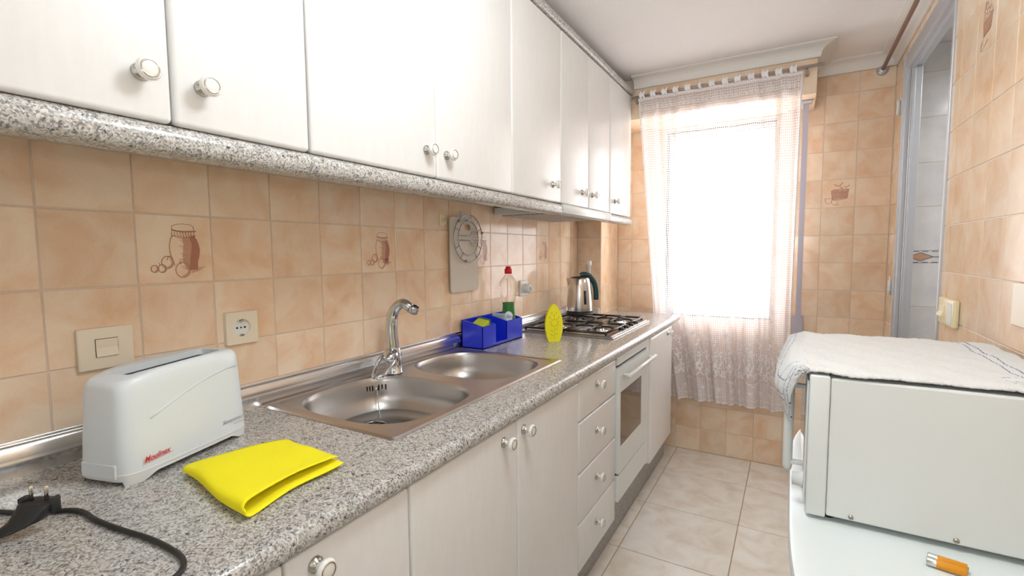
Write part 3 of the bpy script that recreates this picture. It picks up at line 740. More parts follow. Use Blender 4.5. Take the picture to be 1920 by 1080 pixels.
pts = [b0+p for p in cat(sp_, 6)]
MB().mat(M['chrome']).tube(pts, [.0200-.0055*(i/len(pts)) for i in range(len(pts))], 18).build('spout', None, tp)
ax = Matrix.Translation(b0+Vector((.066, .019, .194))) @ Matrix.Rotation(.45, 4, 'Y')
MB().mat(M['chrome']).lathe([(.0120, 0), (.0160, .001), (.0160, .020), (.0145, .023)], 20, ax).mat(M['hole']).lathe([(0, .002), (.0120, .002)], 20, ax).build('aerator', None, tp)
lv = MB().mat(M['chrome'])
h0 = b0+Vector((.017, -.030, .064)); dirv = Vector((.42, -.86, -.30)).normalized(); sdv = dirv.cross(Vector((0, 0, 1))).normalized(); nv_ = sdv.cross(dirv).normalized()
RH = Matrix((sdv, dirv, -nv_)).transposed().to_4x4()
lv.lathe([(0, -.017), (.018, -.014), (.026, -.004), (.027, .004), (.020, .014), (0, .018)], 24, Matrix.Translation(h0) @ RH, .92, 1.28)
lp = [(.018, .021), (.052, .0245), (.092, .018), (.124, .012), (.132, 0), (.124, -.012), (.092, -.018), (.052, -.0245), (.018, -.021)]
lv.tube([h0+dirv*q.x+sdv*q.y+nv_*(.006*(1-q.x/.13)) for q in cat([Vector((a, c, 0)) for a, c in lp], 4)], .0058, 10, flat=1.3)
lv.build('lever', None, tp)

# ================================================================== HOB
hb_ = thing('gas_hob', 'stainless gas hob with black iron grates at the far end of the worktop', 'hob', (.27, 2.33, CZ))
HX0, HX1, HY0, HY1 = .040, .505, 2.020, 2.640
MB().mat(M['steel']).box((HX0, HY0, CZ+.0005), (HX1, HY1, CZ+.008), .003).box((HX0+.012, HY0+.012, CZ+.008), (HX1-.012, HY1-.012, CZ+.012), .003).build('hob_plate', None, hb_)
burn = [(.155, 2.17, .040), (.375, 2.17, .032), (.155, 2.47, .032), (.375, 2.47, .044)]
for x, y, r_ in burn:
    b_ = MB().mat(M['chrome']).lathe([(r_+.02, 0), (r_+.018, .002), (r_+.004, .003), (r_, .010), (0, .010)], 26, Matrix.Translation((x, y, CZ+.012)))
    b_.mat(M['black_iron']).lathe([(0, .010), (r_*.86, .010), (r_*.9, .013), (r_*.82, .018), (0, .018)], 26, Matrix.Translation((x, y, CZ+.012)))
    b_.build('burner', None, hb_)
GZ = CZ+.031
def bar(p, a, b_, w_=.005, h_=.006): 
    a, b_ = Vector(a), Vector(b_); p.tube([a, b_], w_, 6)
for (gy0, gy1) in ((HY0+.018, 2.325), (2.335, HY1-.018)):
    g = MB().mat(M['black_iron']); gx0, gx1 = HX0+.020, HX1-.040
    for a, b_ in (((gx0, gy0), (gx1, gy0)), ((gx1, gy0), (gx1, gy1)), ((gx1, gy1), (gx0, gy1)), ((gx0, gy1), (gx0, gy0))): bar(g, (*a, GZ-.008), (*b_, GZ-.008), .006)
    for x, y, r_ in burn:
        if not gy0 < y < gy1: continue
        xa = gx0 if x < .27 else gx1; xm = (gx0+gx1)/2
        for (ex, ey) in ((xa, y), (xm, y), (x, gy0), (x, gy1)):
            d_ = (Vector((ex, ey, 0))-Vector((x, y, 0))); inn = Vector((x, y, 0))+d_.normalized()*.022
            g.tube([(ex, ey, GZ-.008), (ex*.7+x*.3, ey*.7+y*.3, GZ), (inn.x, inn.y, GZ)], [.006, .005, .004], 6)
    g.tube([((gx0+gx1)/2, gy0, GZ-.008), ((gx0+gx1)/2, gy1, GZ-.008)], .005, 6)
    for x in (gx0, gx1, (gx0+gx1)/2):
        for y in (gy0, gy1): g.lathe([(0, 0), (.006, 0), (.006, .012), (0, .012)], 8, Matrix.Translation((x, y, CZ+.0122)))
    g.build('grate', None, hb_)
for k in range(4):
    MB().mat(M['black_iron']).lathe([(0, 0), (.013, 0), (.012, .012), (.010, .014), (0, .014)], 18, Matrix.Translation((HX1-.024, 2.21+k*.08, CZ+.012))).mat(M['chrome']).lathe([(.017, -.0001), (.017, .002), (.013, .002)], 18, Matrix.Translation((HX1-.024, 2.21+k*.08, CZ+.012))).build('control_knob', None, hb_)

# ================================================================== KETTLE, PIPE
kt = thing('electric_kettle', 'brushed steel jug kettle with a dark teal handle standing on the hob', 'kettle', (.138, 2.53, GZ+.004))
k0 = Matrix.Translation((.138, 2.53, GZ+.0045)) @ Matrix.Scale(.95, 4)
MB().mat(M['black']).lathe([(0, 0), (.080, 0), (.082, .006), (.078, .014), (0, .014)], 36, k0).build('power_base', None, kt)
MB().mat(M['kettle']).lathe([(0, .0145), (.077, .0145), (.0775, .022), (.0765, .05), (.073, .11), (.067, .17), (.061, .205), (.056, .214)], 40, k0).mat(M['black']).lathe([(.0775, .0148), (.0785, .018), (.0775, .0215)], 40, k0).build('jug', None, kt)
MB().mat(M['black']).lathe([(.056, .214), (.050, .220), (.020, .224), (0, .224)], 32, k0).build('lid', None, kt)
ang = Vector((-.86, -.51, 0)).normalized()      # spout side, towards the left wall and camera
sp2 = MB().mat(M['kettle']); c0_ = Vector((.138, 2.53, GZ+.0045))
perp = Vector((-ang.y, ang.x, 0))
vs4 = [c0_+ang*.044+perp*.026+Vector((0, 0, .194)), c0_+ang*.044-perp*.026+Vector((0, 0, .194)), c0_+ang*.076+Vector((0, 0, .202)), c0_+ang*.060+Vector((0, 0, .140)), c0_+ang*.047+Vector((0, 0, .203))]
q = [sp2.bm.verts.new(v) for v in vs4]
for f in ((0, 2, 3), (1, 3, 2), (0, 4, 2), (1, 2, 4)): sp2.bm.faces.new([q[i] for i in f])
sp2.build('spout', None, kt)
hdl = -ang
hpts = [c0_+ang*-.005+Vector((0, 0, .216)), c0_+hdl*.025+Vector((0, 0, .222)), c0_+hdl*.055+Vector((0, 0, .212)), c0_+hdl*.080+Vector((0, 0, .180)), c0_+hdl*.092+Vector((0, 0, .138)), c0_+hdl*.094+Vector((0, 0, .080))]
MB().mat(M['teal']).tube([p for p in cat(hpts, 5)], .0105, 12, flat=1.5).build('handle', None, kt)
gv = (ang*.25+Vector((.85, -.45, 0))).normalized()
gp = [c0_+gv*(.0775-.06*(z-.02)*1.0+.0005)+Vector((0, 0, z)) for z in (.055, .09, .125)]
MB().mat(M['black']).tube([c0_+gv*.0720+Vector((0, 0, .06)), c0_+gv*.0700+Vector((0, 0, .10)), c0_+gv*.0668+Vector((0, 0, .135))], .007, 10, flat=.4).build('water_gauge', None, kt)
pi_ = MB().mat(M['pipe']).lathe([(0, 0), (.013, 0), (.013, .300), (.019, .302), (.019, .330), (0, .331)], 16, Matrix.Translation((.095, 2.775, CZ+.0005)))
pi_.lathe([(.022, 0), (.022, .012), (.013, .016)], 16, Matrix.Translation((.095, 2.775, CZ+.0005)))
tag(pi_.build('capped_pipe'), 'white upright pipe with a cap behind the kettle in the corner', 'pipe')

# ================================================================== WALL FITTINGS
def socket(name, label, cat_, y, z, wy_, wz_, kind, x0=0.0):
    t = thing(name, label, cat_, (x0, y, z))
    pm = M['cream'] if kind != 'white' else M['socket_white']
    p = MB().mat(pm).box((x0+.0003, y-wy_/2, z-wz_/2), (x0+.009, y+wy_/2, z+wz_/2), .003, 3).build('plate', None, t); smooth_by_angle(p, .6)
    if kind == 'rocker':
        fr = MB().mat(M['gap'])
        fr.box((x0+.0085, y-.0185, z-.0165), (x0+.0093, y+.0185, z+.0195)); fr.build('rocker_gap', None, t)
        MB().mat(M['cream']).prism([(x0+.009, z-.0155), (x0+.0125, z-.0155), (x0+.0105, z+.002), (x0+.0115, z+.0185), (x0+.009, z+.0185)], y-.0175, y+.0175, 1).build('rocker', None, t)
    else:
        R_ = Matrix.Translation((x0+.009, y, z)) @ Matrix.Rotation(PI/2, 4, 'Y')
        well = MB().mat(M['socket_white']).lathe([(.0215, .0004), (.0198, .0006), (.0192, -.006), (0, -.006)], 28, R_).build('socket_well', None, t)
        h_ = MB().mat(M['hole'])
        for dy in (-.0095, .0095): h_.lathe([(.0024, -.0050), (0, -.0050)], 10, R_ @ Matrix.Translation((0, dy, 0)))
        h_.lathe([(.0021, -.0048), (0, -.0048)], 10, R_); h_.mat(M['nickel'])
        for dz in (-.017, .017): h_.box((x0+.0035, y-.003, z+dz-.002), (x0+.0098, y+.003, z+dz+.002))
        h_.build('pin_hole', None, t)
    return t
# the socket wells need their plate open: plate drawn as ring by a disc in front
socket('wall_switch', 'cream wall switch with a single rocker behind the toaster', 'switch', .405, 1.088, .090, .082, 'rocker')
def ring_socket(name, label, y, z, s, m_, x0=0):
    t = thing(name, label, 'socket', (x0, y, z))
    p = MB().mat(m_); bm_ = p.bm
    o_ = rrect(y-s/2, y+s/2, z-s/2, z+s/2, .004, 3); i_ = arc(y, z, .0215, .0215, 0, 360-15, 23)
    zl = lambda pts, x: [bm_.verts.new((x, q[0], q[1])) for q in pts]
    a, b_ = zl(o_, x0+.0003), zl(rrect(y-s/2+.002, y+s/2-.002, z-s/2+.002, z+s/2-.002, .004, 3), x0+.009)
    for i in range(len(a)): j = (i+1) % len(a); bm_.faces.new((a[i], a[j], b_[j], b_[i]))
    c, d = zl(i_, x0+.009), zl(arc(y, z, .020, .020, 0, 345, 23), x0+.002)
    for i in range(len(c)): j = (i+1) % len(c); bm_.faces.new((c[i], d[i], d[j], c[j])).smooth = True
    ed = [bm_.edges.get((b_[i], b_[(i+1) % len(b_)])) for i in range(len(b_))] + [bm_.edges.get((c[i], c[(i+1) % len(c)])) or bm_.edges.new((c[i], c[(i+1) % len(c)])) for i in range(len(c))]
    bmesh.ops.triangle_fill(bm_, use_beauty=True, edges=ed, normal=(1, 0, 0))
    bmesh.ops.recalc_face_normals(bm_, faces=bm_.faces); p.build('plate', None, t)
    R_ = Matrix.Translation((x0+.002, y, z)) @ Matrix.Rotation(PI/2, 4, 'Y')
    MB().mat(M['socket_white']).lathe([(.0200, 0.0), (0, 0.0)], 24, R_).build('socket_well', None, t)
    h_ = MB().mat(M['hole'])
    for dy in (-.0095, .0095): h_.lathe([(.0026, .0006), (0, .0006)], 10, R_ @ Matrix.Translation((0, dy, 0)))
    h_.lathe([(.0022, .0006), (0, .0006)], 10, R_); h_.mat(M['nickel'])
    for dz in (-.0175, .0175): h_.box((x0+.0025, y-.0035, z+dz-.0018), (x0+.009, y+.0035, z+dz+.0018))
    h_.build('contact', None, t)
ring_socket('wall_socket', 'cream square wall socket right of the toaster', .676, 1.090, .082, M['cream'])
t = thing('wall_socket', 'small white wall socket with a plug adaptor behind the soap bottle', 'socket', (0, 2.115, 1.09))
MB().mat(M['socket_white']).box((.0003, 2.076, 1.050), (.009, 2.154, 1.129), .003, 2).build('plate', None, t)
ad_ = MB().mat(M['socket_white']).lathe([(.023, 0), (.022, .028), (.018, .033), (0, .033)], 24, Matrix.Translation((.0092, 2.118, 1.088)) @ Matrix.Rotation(PI/2, 4, 'Y')).mat(M['grey_ink']).lathe([(.012, .0332), (0, .0332)], 18, Matrix.Translation((.0093, 2.118, 1.088)) @ Matrix.Rotation(PI/2, 4, 'Y')).build('adaptor', None, t)
# right-hand wall: ivory switch and pale blank plate
t = thing('wall_switch', 'ivory wall switch on the right wall beside the doorway', 'switch', (XR, 1.953, 1.078))
p = MB().mat(M['ivory']).box((XR-.016, 1.868, 1.034), (XR-.0003, 2.038, 1.118), .006, 3).build('plate', None, t); smooth_by_angle(p, .6)
MB().mat(M['ivory']).prism([(XR-.016, 1.060), (XR-.026, 1.062), (XR-.019, 1.076), (XR-.018, 1.094), (XR-.016, 1.095)], 1.958, 2.012, 1).build('rocker', None, t)
MB().mat(M['socket_white']).box((XR-.0175, 1.882, 1.044), (XR-.016, 1.928, 1.108), .0006, 1).build('inset', None, t)
bpn = MB().mat(M['cream']).box((XR-.008, 1.290, 1.102), (XR-.0003, 1.470, 1.196), .003, 3).build('blank_plate'); tag(bpn, 'pale blank cover plate at the right frame edge above the towel', 'cover plate')
# small cream hook
t = thing('adhesive_hook', 'small cream adhesive hook left of the hanging chopping board', 'hook', (0, 1.471, 1.397))
MB().mat(M['ivory']).box((.0003, 1.458, 1.374), (.005, 1.484, 1.420), .002, 2).build('plate', None, t)
MB().mat(M['ivory']).tube(cat([(.004, 1.471, 1.400), (.010, 1.471, 1.388), (.018, 1.471, 1.384), (.020, 1.471, 1.394)], 4), .0035, 8).build('hook', None, t)
# grey hook that carries board and trivet
t = thing('adhesive_hook', 'grey adhesive hook holding the chopping board and the wire trivet', 'hook', (0, 1.612, 1.416))
MB().mat(M['frame_alu']).box((.0003, 1.592, 1.392), (.006, 1.632, 1.436), .002, 2).build('plate', None, t)
MB().mat(M['frame_alu']).tube(cat([(.006, 1.612, 1.412), (.016, 1.612, 1.402), (.030, 1.612, 1.398), (.034, 1.612, 1.408)], 4), .0038, 8).build('hook', None, t)
# chopping board: frosted, with a hand slot
bd = MB().mat(M['board']); bm_ = bd.bm
by0, by1, bz0, bz1 = 1.507, 1.697, 1.112, 1.412
def fill_slab(bm_, outer_, holes_, x0, x1):
    rings = []
    for x in (x0, x1):
        es = []; vr = []
        for pts in [outer_]+holes_:
            v = [bm_.verts.new((x, q[0], q[1])) for q in pts]; vr.append(v); es += [bm_.edges.new((v[i], v[(i+1) % len(v)])) for i in range(len(v))]
        bmesh.ops.triangle_fill(bm_, use_beauty=True, edges=es, normal=(1, 0, 0)); rings.append(vr)
    for A, B in zip(*rings):
        for i in range(len(A)): j = (i+1) % len(A); bm_.faces.new((A[i], A[j], B[j], B[i]))
    bmesh.ops.recalc_face_normals(bm_, faces=bm_.faces)
fill_slab(bm_, rrect(by0, by1, bz0, bz1, .012), [rrect(1.580, 1.645, 1.362, 1.386, .0115)], .0085, .0145)
tag(bd.build('chopping_board'), 'frosted white chopping board hanging on the tiled wall above the dish caddy', 'chopping board')
# round wire trivet
tv = thing('wire_trivet', 'round chrome wire trivet hanging in front of the chopping board', 'trivet', (.026, 1.612, 1.325))
cy_, cz_ = 1.614, 1.328
ring = lambda r_, x, n=44: [(x, cy_+r_*math.cos(2*PI*k/n), cz_+r_*math.sin(2*PI*k/n)) for k in range(n)]
MB().mat(M['wire']).tube(ring(.098, .026), .0020, 8, closed=True).build('outer_ring', None, tv)
MB().mat(M['wire']).tube(ring(.070, .026), .0018, 8, closed=True).build('inner_ring', None, tv)
wr_ = MB().mat(M['wire'])
T3 = lambda a, c: Vector((.0265, cy_+a, cz_+c))
wr_.tube([T3(a, c) for a, c in ((-.068, .010), (.010, .010), (.022, .026), (.050, .030), (.066, .022))], .0016, 6)
wr_.tube([T3(a, c) for a, c in ((-.066, -.008), (.006, -.008), (.020, -.024), (.045, -.030), (.064, -.026))], .0016, 6)
for c in (.018, .006, -.006, -.018): wr_.tube([T3(.030, c), T3(.066, c)], .0013, 6)
wr_.build('fork_wire', None, tv)
br = MB().mat(M['wire'])
for a in (25, 155, 205, 235, 305, 335): ca, sa = math.cos(math.radians(a)), math.sin(math.radians(a)); br.tube([T3(.070*ca, .070*sa), T3(.098*ca, .098*sa)], .0016, 6)
for a in (0, 120, 240): ca, sa = math.cos(math.radians(a+15)), math.sin(math.radians(a+15)); br.lathe([(0, 0), (.005, .0), (.005, .007), (0, .010)], 10, Matrix.Translation(T3(.096*ca, .096*sa)) @ Matrix.Rotation(PI/2, 4, 'Y'))
br.build('link_wire', None, tv)['kind'] = 'stuff'

# ================================================================== CADDY WITH SPONGES AND SOAP
cdx = thing('dish_caddy', 'blue plastic sink caddy with three compartments behind the sink', 'caddy', (.065, 1.73, CZ))
cb = MB().mat(M['blue']); a0, a1, y0, y1, z0, z1 = .017, .122, 1.568, 1.888, CZ+.0005, CZ+.108
cb.box((a0, y0, z0), (a1, y1, z0+.004)); cb.box((a0, y0, z0), (a0+.004, y1, z1+.006)); 
for ya, yb in ((y0, 1.664), (1.754, y1)): cb.box((a1-.004, ya, z0), (a1, yb, z1-.016))
cb.box((a1-.004, 1.66, z0), (a1, 1.76, z0+.014))
for y in (y0, 1.660, 1.754, y1-.004):
    cb.prism([(a0, z0), (a1-.0002, z0), (a1-.0002, z1-.017), (a0+.030, z1+.002), (a0, z1+.005)], y, y+.004, 1)
cb.build('tray', None, cdx)
sg = thing('scouring_sponge', 'lime sponge with a green scourer in the left compartment of the blue caddy', 'sponge', (.075, 1.615, CZ+.07))
mt = Matrix.Translation((.078, 1.618, CZ+.090)) @ Matrix.Rotation(.35, 4, 'X') @ Matrix.Rotation(.15, 4, 'Y')
MB().mat(M['lime']).box((-.028, -.034, -.022), (.028, .026, .016), .006, 2, mtx=mt).build('sponge_block', None, sg)
MB().mat(M['scourer']).box((-.028, .0262, -.022), (.028, .036, .016), .003, 1, mtx=mt).build('scourer_pad', None, sg)
gs = MB().mat(M['grey_sponge']).box((-.034, -.007, -.052), (.034, .007, .052), .005, 2, mtx=Matrix.Translation((.070, 1.777, CZ+.068)) @ Matrix.Rotation(.06, 4, 'X')).build('flat_sponge')
tag(gs, 'pale grey flat sponge standing beside the soap bottle in the blue caddy', 'sponge')
bt_ = thing('soap_bottle', 'clear washing-up liquid bottle with a red cap and green label in the blue caddy', 'bottle', (.080, 1.838, CZ+.005))
B0 = Matrix.Translation((.080, 1.838, CZ+.0055)) @ Matrix.Rotation(.55, 4, 'Z')
MB().mat(M['clear']).lathe([(0, 0), (.026, 0), (.030, .006), (.031, .06), (.027, .115), (.026, .145), (.032, .175), (.041, .205), (.043, .228), (.038, .252), (.020, .274), (.014, .280), (.014, .286)], 32, B0, 1, .72).build('bottle_body', None, bt_)
MB().mat(M['red']).lathe([(0, .286), (.0165, .286), (.0165, .306), (.0125, .309), (.0115, .318), (0, .319)], 20, B0).build('cap', None, bt_)
lb = MB().mat(M['green_label'])
lb.lathe([(.0305, .012), (.0316, .06), (.0285, .110), (.0268, .135), (.0262, .158)], 32, B0, 1, .76).build('label', None, bt_)
tx = MB(); cdir = (EYE-Vector((.080, 1.838, 1.0))); cdir.z = 0; cdir.normalize(); rgt = Vector((-cdir.y, cdir.x, 0))
fc = Vector((.080, 1.838, CZ+.0055))+cdir*.0325
ell = [fc+rgt*(.019*math.cos(a))+Vector((0, 0, .098+.023*math.sin(a))) for a in [2*PI*k/20 for k in range(20)]]
tx.mat(M['white_ink']); f = tx.bm.faces.new([tx.bm.verts.new(v) for v in ell]); f.material_index = tx.cur
text_mesh(tx, 'Ultra', .0195, fc-rgt*.0195+Vector((0, 0, .091))+cdir*.0005, rgt, Vector((0, 0, 1)), .25, M['blue_ink'])
tx.build('label_print', None, bt_)
# yellow sponge shaped like a leaf
ys = thing('leaf_sponge', 'yellow leaf-shaped sponge with a cut-out flower standing on the worktop by the hob', 'sponge', (.290, 1.865, CZ))
nrm = Vector((.60, -.80, 0)).normalized(); rg = Vector((.80, .60, 0)).normalized()
outl = [(-.024, 0), (.024, 0), (.031, .020), (.037, .05), (.0385, .075), (.035, .105), (.026, .130), (.014, .152), (.006, .161), (-.006, .161), (-.014, .152), (-.026, .130), (-.035, .105), (-.0385, .075), (-.037, .05), (-.031, .020)]
P3 = lambda a, c, d: Vector((.290, 1.865, CZ+.0006))+rg*a+Vector((0, 0, c))+nrm*d
sb = MB().mat(M['yellow_sponge']); bm_ = sb.bm
A = [bm_.verts.new(P3(a, c, .011)) for a, c in outl]; B = [bm_.verts.new(P3(a, c, -.011)) for a, c in outl]
bm_.faces.new(A); bm_.faces.new(B[::-1])
for i in range(len(A)): j = (i+1) % len(A); bm_.faces.new((B[i], B[j], A[j], A[i]))
bmesh.ops.recalc_face_normals(bm_, faces=bm_.faces); sb.build('sponge_body', None, ys)
cu_ = MB().mat(M['sponge_cut'])
TT = lambda a, c, l: P3(a, c, .0113+l)
def petal(cx, cy, a, L_, wd): 
    ca, sa = math.cos(a), math.sin(a); pts = [(0, 0), (L_*.45, wd), (L_, 0), (L_*.45, -wd)]
    cu_.poly([(cx+x*ca-y*sa, cy+x*sa+y*ca) for x, y in pts], TT)
for k in range(10): a = k*2*PI/10+.3; petal(.001+.009*math.cos(a), .082+.009*math.sin(a), a, .015, .0022)
for cx, cy in ((-.010, .118), (.008, .119), (0, .108), (-.019, .100), (.019, .100)): petal(cx, cy, 1.57, .012, .0022)
for cx, cy, a in ((.004, .050, .6), (-.004, .044, 2.6), (.006, .030, .6), (-.004, .026, 2.6)): petal(cx, cy, a, .015, .0022)
cu_.ribbon([(0, .062), (.002, .035), (.001, .012)], .0016, TT)
cu_.build('flower_recess', None, ys)

# ================================================================== TOASTER
TB = Vector((.140, .452, CZ)); TA = math.atan2(.067, .240)   # long axis yaw from +y towards -x
ts = thing('toaster', 'white long-slot toaster with a red script logo on the worktop', 'toaster', TB, rotz=TA)
LH, WB, HT = .132, .062, .176     # half length, half width at base, height
def tsec(t_, zf):   # local y=t*LH ; returns half width and z
    return 0
tb = MB().mat(M['toaster']); bm_ = tb.bm
levels = [(.010, 1.0, 1.0), (.030, 1.0, 1.0), (.09, .985, .945), (.143, .965, .90), (.163, .958, .885), (.175, .950, .865), (.182, .935, .83), (.1865, .905, .77), (.188, .880, .73)]
def sq(a, b_, n=48, e=5.5):
    return [(a*math.copysign(abs(math.cos(2*PI*k/n))**(2/e), math.cos(2*PI*k/n)), b_*math.copysign(abs(math.sin(2*PI*k/n))**(2/e), math.sin(2*PI*k/n))) for k in range(n)]
def dome(y): return -.017*(y/LH)**2 if y < 0 else -.004*(y/LH)**2
rings = []
for z, fl_, fw_ in levels:
    k_ = max(0, (z-.03)/.158)
    rings.append([bm_.verts.new((x, y, z+dome(y)*k_)) for x, y in sq(WB*fw_, LH*fl_)])
for A, B in zip(rings, rings[1:]):
    for i in range(48): j = (i+1) % 48; bm_.faces.new((A[i], A[j], B[j], B[i])).smooth = True
# top with slot opening
top_e = [bm_.edges.get((rings[-1][i], rings[-1][(i+1) % 48])) for i in range(48)]
slot = []
sl = rrect(-.028, .028, -.092, .098, .010, 4)
zt = lambda x, y: .1880+dome(y)
sv = [bm_.verts.new((x, y, zt(x, y))) for x, y in sl]; se = [bm_.edges.new((sv[i], sv[(i+1) % len(sv)])) for i in range(len(sv))]
bmesh.ops.triangle_fill(bm_, use_beauty=True, edges=top_e+se, normal=(0, 0, 1))
sv2 = [bm_.verts.new((x, y, zt(x, y)-.012)) for x, y in sl]
for i in range(len(sv)): j = (i+1) % len(sv); bm_.faces.new((sv[i], sv2[i], sv2[j], sv[j]))
bmesh.ops.recalc_face_normals(bm_, faces=bm_.faces)
tbo = tb.build('shell', None, ts, local=True); smooth_by_angle(tbo, .7)
sc = MB().mat(M['chrome'])
sc.box((-.029, -.093, .080), (-.0275, .099, .162)); sc.box((.0275, -.093, .080), (.029, .099, .162)); sc.box((-.029, -.095, .08), (.029, -.093, .152)); sc.box((-.029, .099, .08), (.029, .101, .166)); sc.box((-.029, -.095, .078), (.029, .101, .080))
sc.box((-.0012, -.090, .10), (.0012, .096, .150))
for k in range(16): sc.box((-.018, -.088+k*.012, .12), (-.0165, -.0865+k*.012, .155)); sc.box((.0165, -.088+k*.012, .12), (.018, -.0865+k*.012, .155))
sc.build('slot_liner', None, ts, local=True)
bs = MB().mat(M['toaster_base']); bm_ = bs.bm
def basez(y): 
    a = abs(y)
    t_ = min(1, max(0, (.108-a)/.034)); return .0105*t_*t_*(3-2*t_)
pr1 = sq(WB*1.008, LH*1.006, 96, 5.5)
A = [bm_.verts.new((x*.985, y*.99, basez(y))) for x, y in pr1]
B = [bm_.verts.new((x, y, .0185)) for x, y in pr1]; C_ = [bm_.verts.new((x*.975, y*.985, .0215)) for x, y in pr1]
# end walls arch up between the feet at the short ends
for i, (x, y) in enumerate(pr1):
    if abs(y) > .105 and abs(x) < WB*.74: A[i].co.z = .007
for P_, Q_ in ((A, B), (B, C_)):
    for i in range(96): j = (i+1) % 96; bm_.faces.new((P_[i], P_[j], Q_[j], Q_[i])).smooth = True
bm_.faces.new(C_); bmesh.ops.recalc_face_normals(bm_, faces=bm_.faces)
bso = bs.build('base', None, ts, local=True); smooth_by_angle(bso, .5)
# raised arc on the front and printed names
lx = lambda z: WB*(1-.055*max(0, (z-.03)/.06)) if z < .09 else WB*(.945-.045*(z-.09)/.053)
ra = MB().mat(M['toaster'])
ra.tube([(lx(z)+.0001, y, z) for y, z in [(-.085+.195*k/12, .104+.050*math.sin(k/12*PI/2)) for k in range(13)]], .0013, 6).build('raised_line', None, ts, local=True)
lg = MB(); zz = .036
text_mesh(lg, 'Moulinex', .0135, (lx(zz)+.0012, -.104, zz-.004), (0, 1, .04), (-.06, 0, 1), .40, M['red_ink'], .92, .0002)
lg.ribbon([(-.104, .0305), (-.080, .0315), (-.052, .0330)], .0007, lambda a, b_, l: Vector((lx(zz)+.0012, a, b_+.0)))
lg.build('logo', None, ts, local=True)['label'] = 'red script lettering'
l2 = MB(); zz = .040
text_mesh(l2, 'Sensotoast', .0115, (lx(zz)+.0012, .056, zz), (0, 1, .02), (-.06, 0, 1), .45, M['grey_ink'])
for k in range(7): l2.ribbon([(.084+k*.0038, zz-.0055), (.0865+k*.0038, zz-.0053)], .0010, lambda a, b_, l: Vector((lx(zz)+.0016, a, b_)))
l2.build('model_lettering', None, ts, local=True)['label'] = 'grey script lettering'
MB().mat(M['toaster']).box((-.040, -LH-.0012, .012), (.036, -LH+.004, .036), .001, 1).build('crumb_tray', None, ts, local=True)

# ================================================================== YELLOW CLOTH
yc = MB().mat(M['yellow_cloth'])
c00, c10, c11, c01 = Vector((.262, .418, 0)), Vector((.488, .386, 0)), Vector((.462, .572, 0)), Vector((.300, .588, 0))
# a folded cloth: lower and upper layer joined by a rounded fold at the near-right side, loose right edge
def bil(u, v): return (c00*(1-u)+c10*u)*(1-v)+(c01*(1-u)+c11*u)*v
hgt = lambda u, v: .0035*math.sin(3.1*u+2.2*v)**2+.0015*math.sin(9*u+4*v)
prf = []     # (u, z) closed section running along the fold direction v
sec = [(0.0, .0045), (.25, .0035), (.55, .003), (.85, .002), (.97, .0015), (1.03, .006), (1.04, .013), (1.0, .020), (.88, .0215), (.6, .0185), (.3, .0165), (.06, .0140), (-.01, .011)]
def cl_pt(s_, v):
    n = len(sec)-1; t_ = s_*n; i = min(int(t_), n-1); f_ = t_-i
    def g(i): return sec[max(0, min(n, i))]
    p0, p1, p2, p3 = g(i-1), g(i), g(i+1), g(i+2)
    def cr(a, b_, c, d): return .5*((2*b_)+(c-a)*f_+(2*a-5*b_+4*c-d)*f_*f_+(-a+3*b_-3*c+d)*f_**3)
    u, z = cr(p0[0], p1[0], p2[0], p3[0]), cr(p0[1], p1[1], p2[1], p3[1])
    a = v; vv = 1-u                      # a: along the fold, vv: away from the fold
    q = bil(a*(1.0 if s_ > .5 else 1.03), max(-.04, vv))
    q.z = CZ+.0006+max(0, z*(.75+.55*a)*(1+.12*math.sin(5*a+1))) + (hgt(a, vv) if s_ > .5 else 0)
    q.x += .005*math.sin(6*vv+2*a)*(.2+a); q.y += .004*math.sin(7*a)*(.6-vv)
    if s_ < .3: q.x += .012*a*vv; q.z += .004*a*max(0, vv-.3)*(s_ < .25)
    return q
yc.grid(cl_pt, 60, 26); yo = yc.build('cleaning_cloth'); md = yo.modifiers.new('thick', 'SOLIDIFY'); md.thickness = .0018; md.offset = 1
tag(yo, 'bright yellow folded cleaning cloth lying on the worktop in front of the toaster', 'cloth')

# ================================================================== PLUG AND CORD
pc = thing('power_plug', 'black power plug with two upright pins and a loose cord, bottom left on the worktop', 'plug', (.262, .228, CZ))
q0 = Vector((.268, .216, CZ+.0005))
ax1 = Vector((.50, .30, 0)).normalized()          # plug width axis (as seen, left to right)
ax2 = Vector((-.52, .86, 0)).normalized()
pb = MB().mat(M['black'])
def PX(a, b_, c): return q0+ax1*a*1.12+ax2*b_+Vector((0, 0, c*.88))
# body: tapered block leaning up, face upward carrying the pins
ringsP = []
for (c, wa, wb_, oa, ob) in ((.006, .010, .009, -.030, -.020), (.012, .013, .011, -.018, -.012), (.024, .019, .013, -.002, -.002), (.040, .0205, .0135, .004, .006), (.047, .0205, .0135, .005, .008), (.049, .0185, .012, .005, .008)):
    ringsP.append([pb.bm.verts.new(PX(oa+x, ob+y, c)) for x, y in sq(wa, wb_, 24, 4)])
for A, B in zip(ringsP, ringsP[1:]):
    for i in range(24): j = (i+1) % 24; pb.bm.faces.new((A[i], A[j], B[j], B[i])).smooth = True
pb.bm.faces.new(ringsP[0][::-1]); pb.bm.faces.new(ringsP[-1]); bmesh.ops.recalc_face_normals(pb.bm, faces=pb.bm.faces)
for s_ in (-1, 1): pb.box((-.003, -.0065, -.012), (.003, .0065, .010), .002, 2, mtx=Matrix.Translation(PX(.005+s_*.0195, .008, .044)) @ Matrix.Rotation(math.atan2(ax1.y, ax1.x), 4, 'Z'))
po = pb.build('plug_body', None, pc); smooth_by_angle(po, .7)
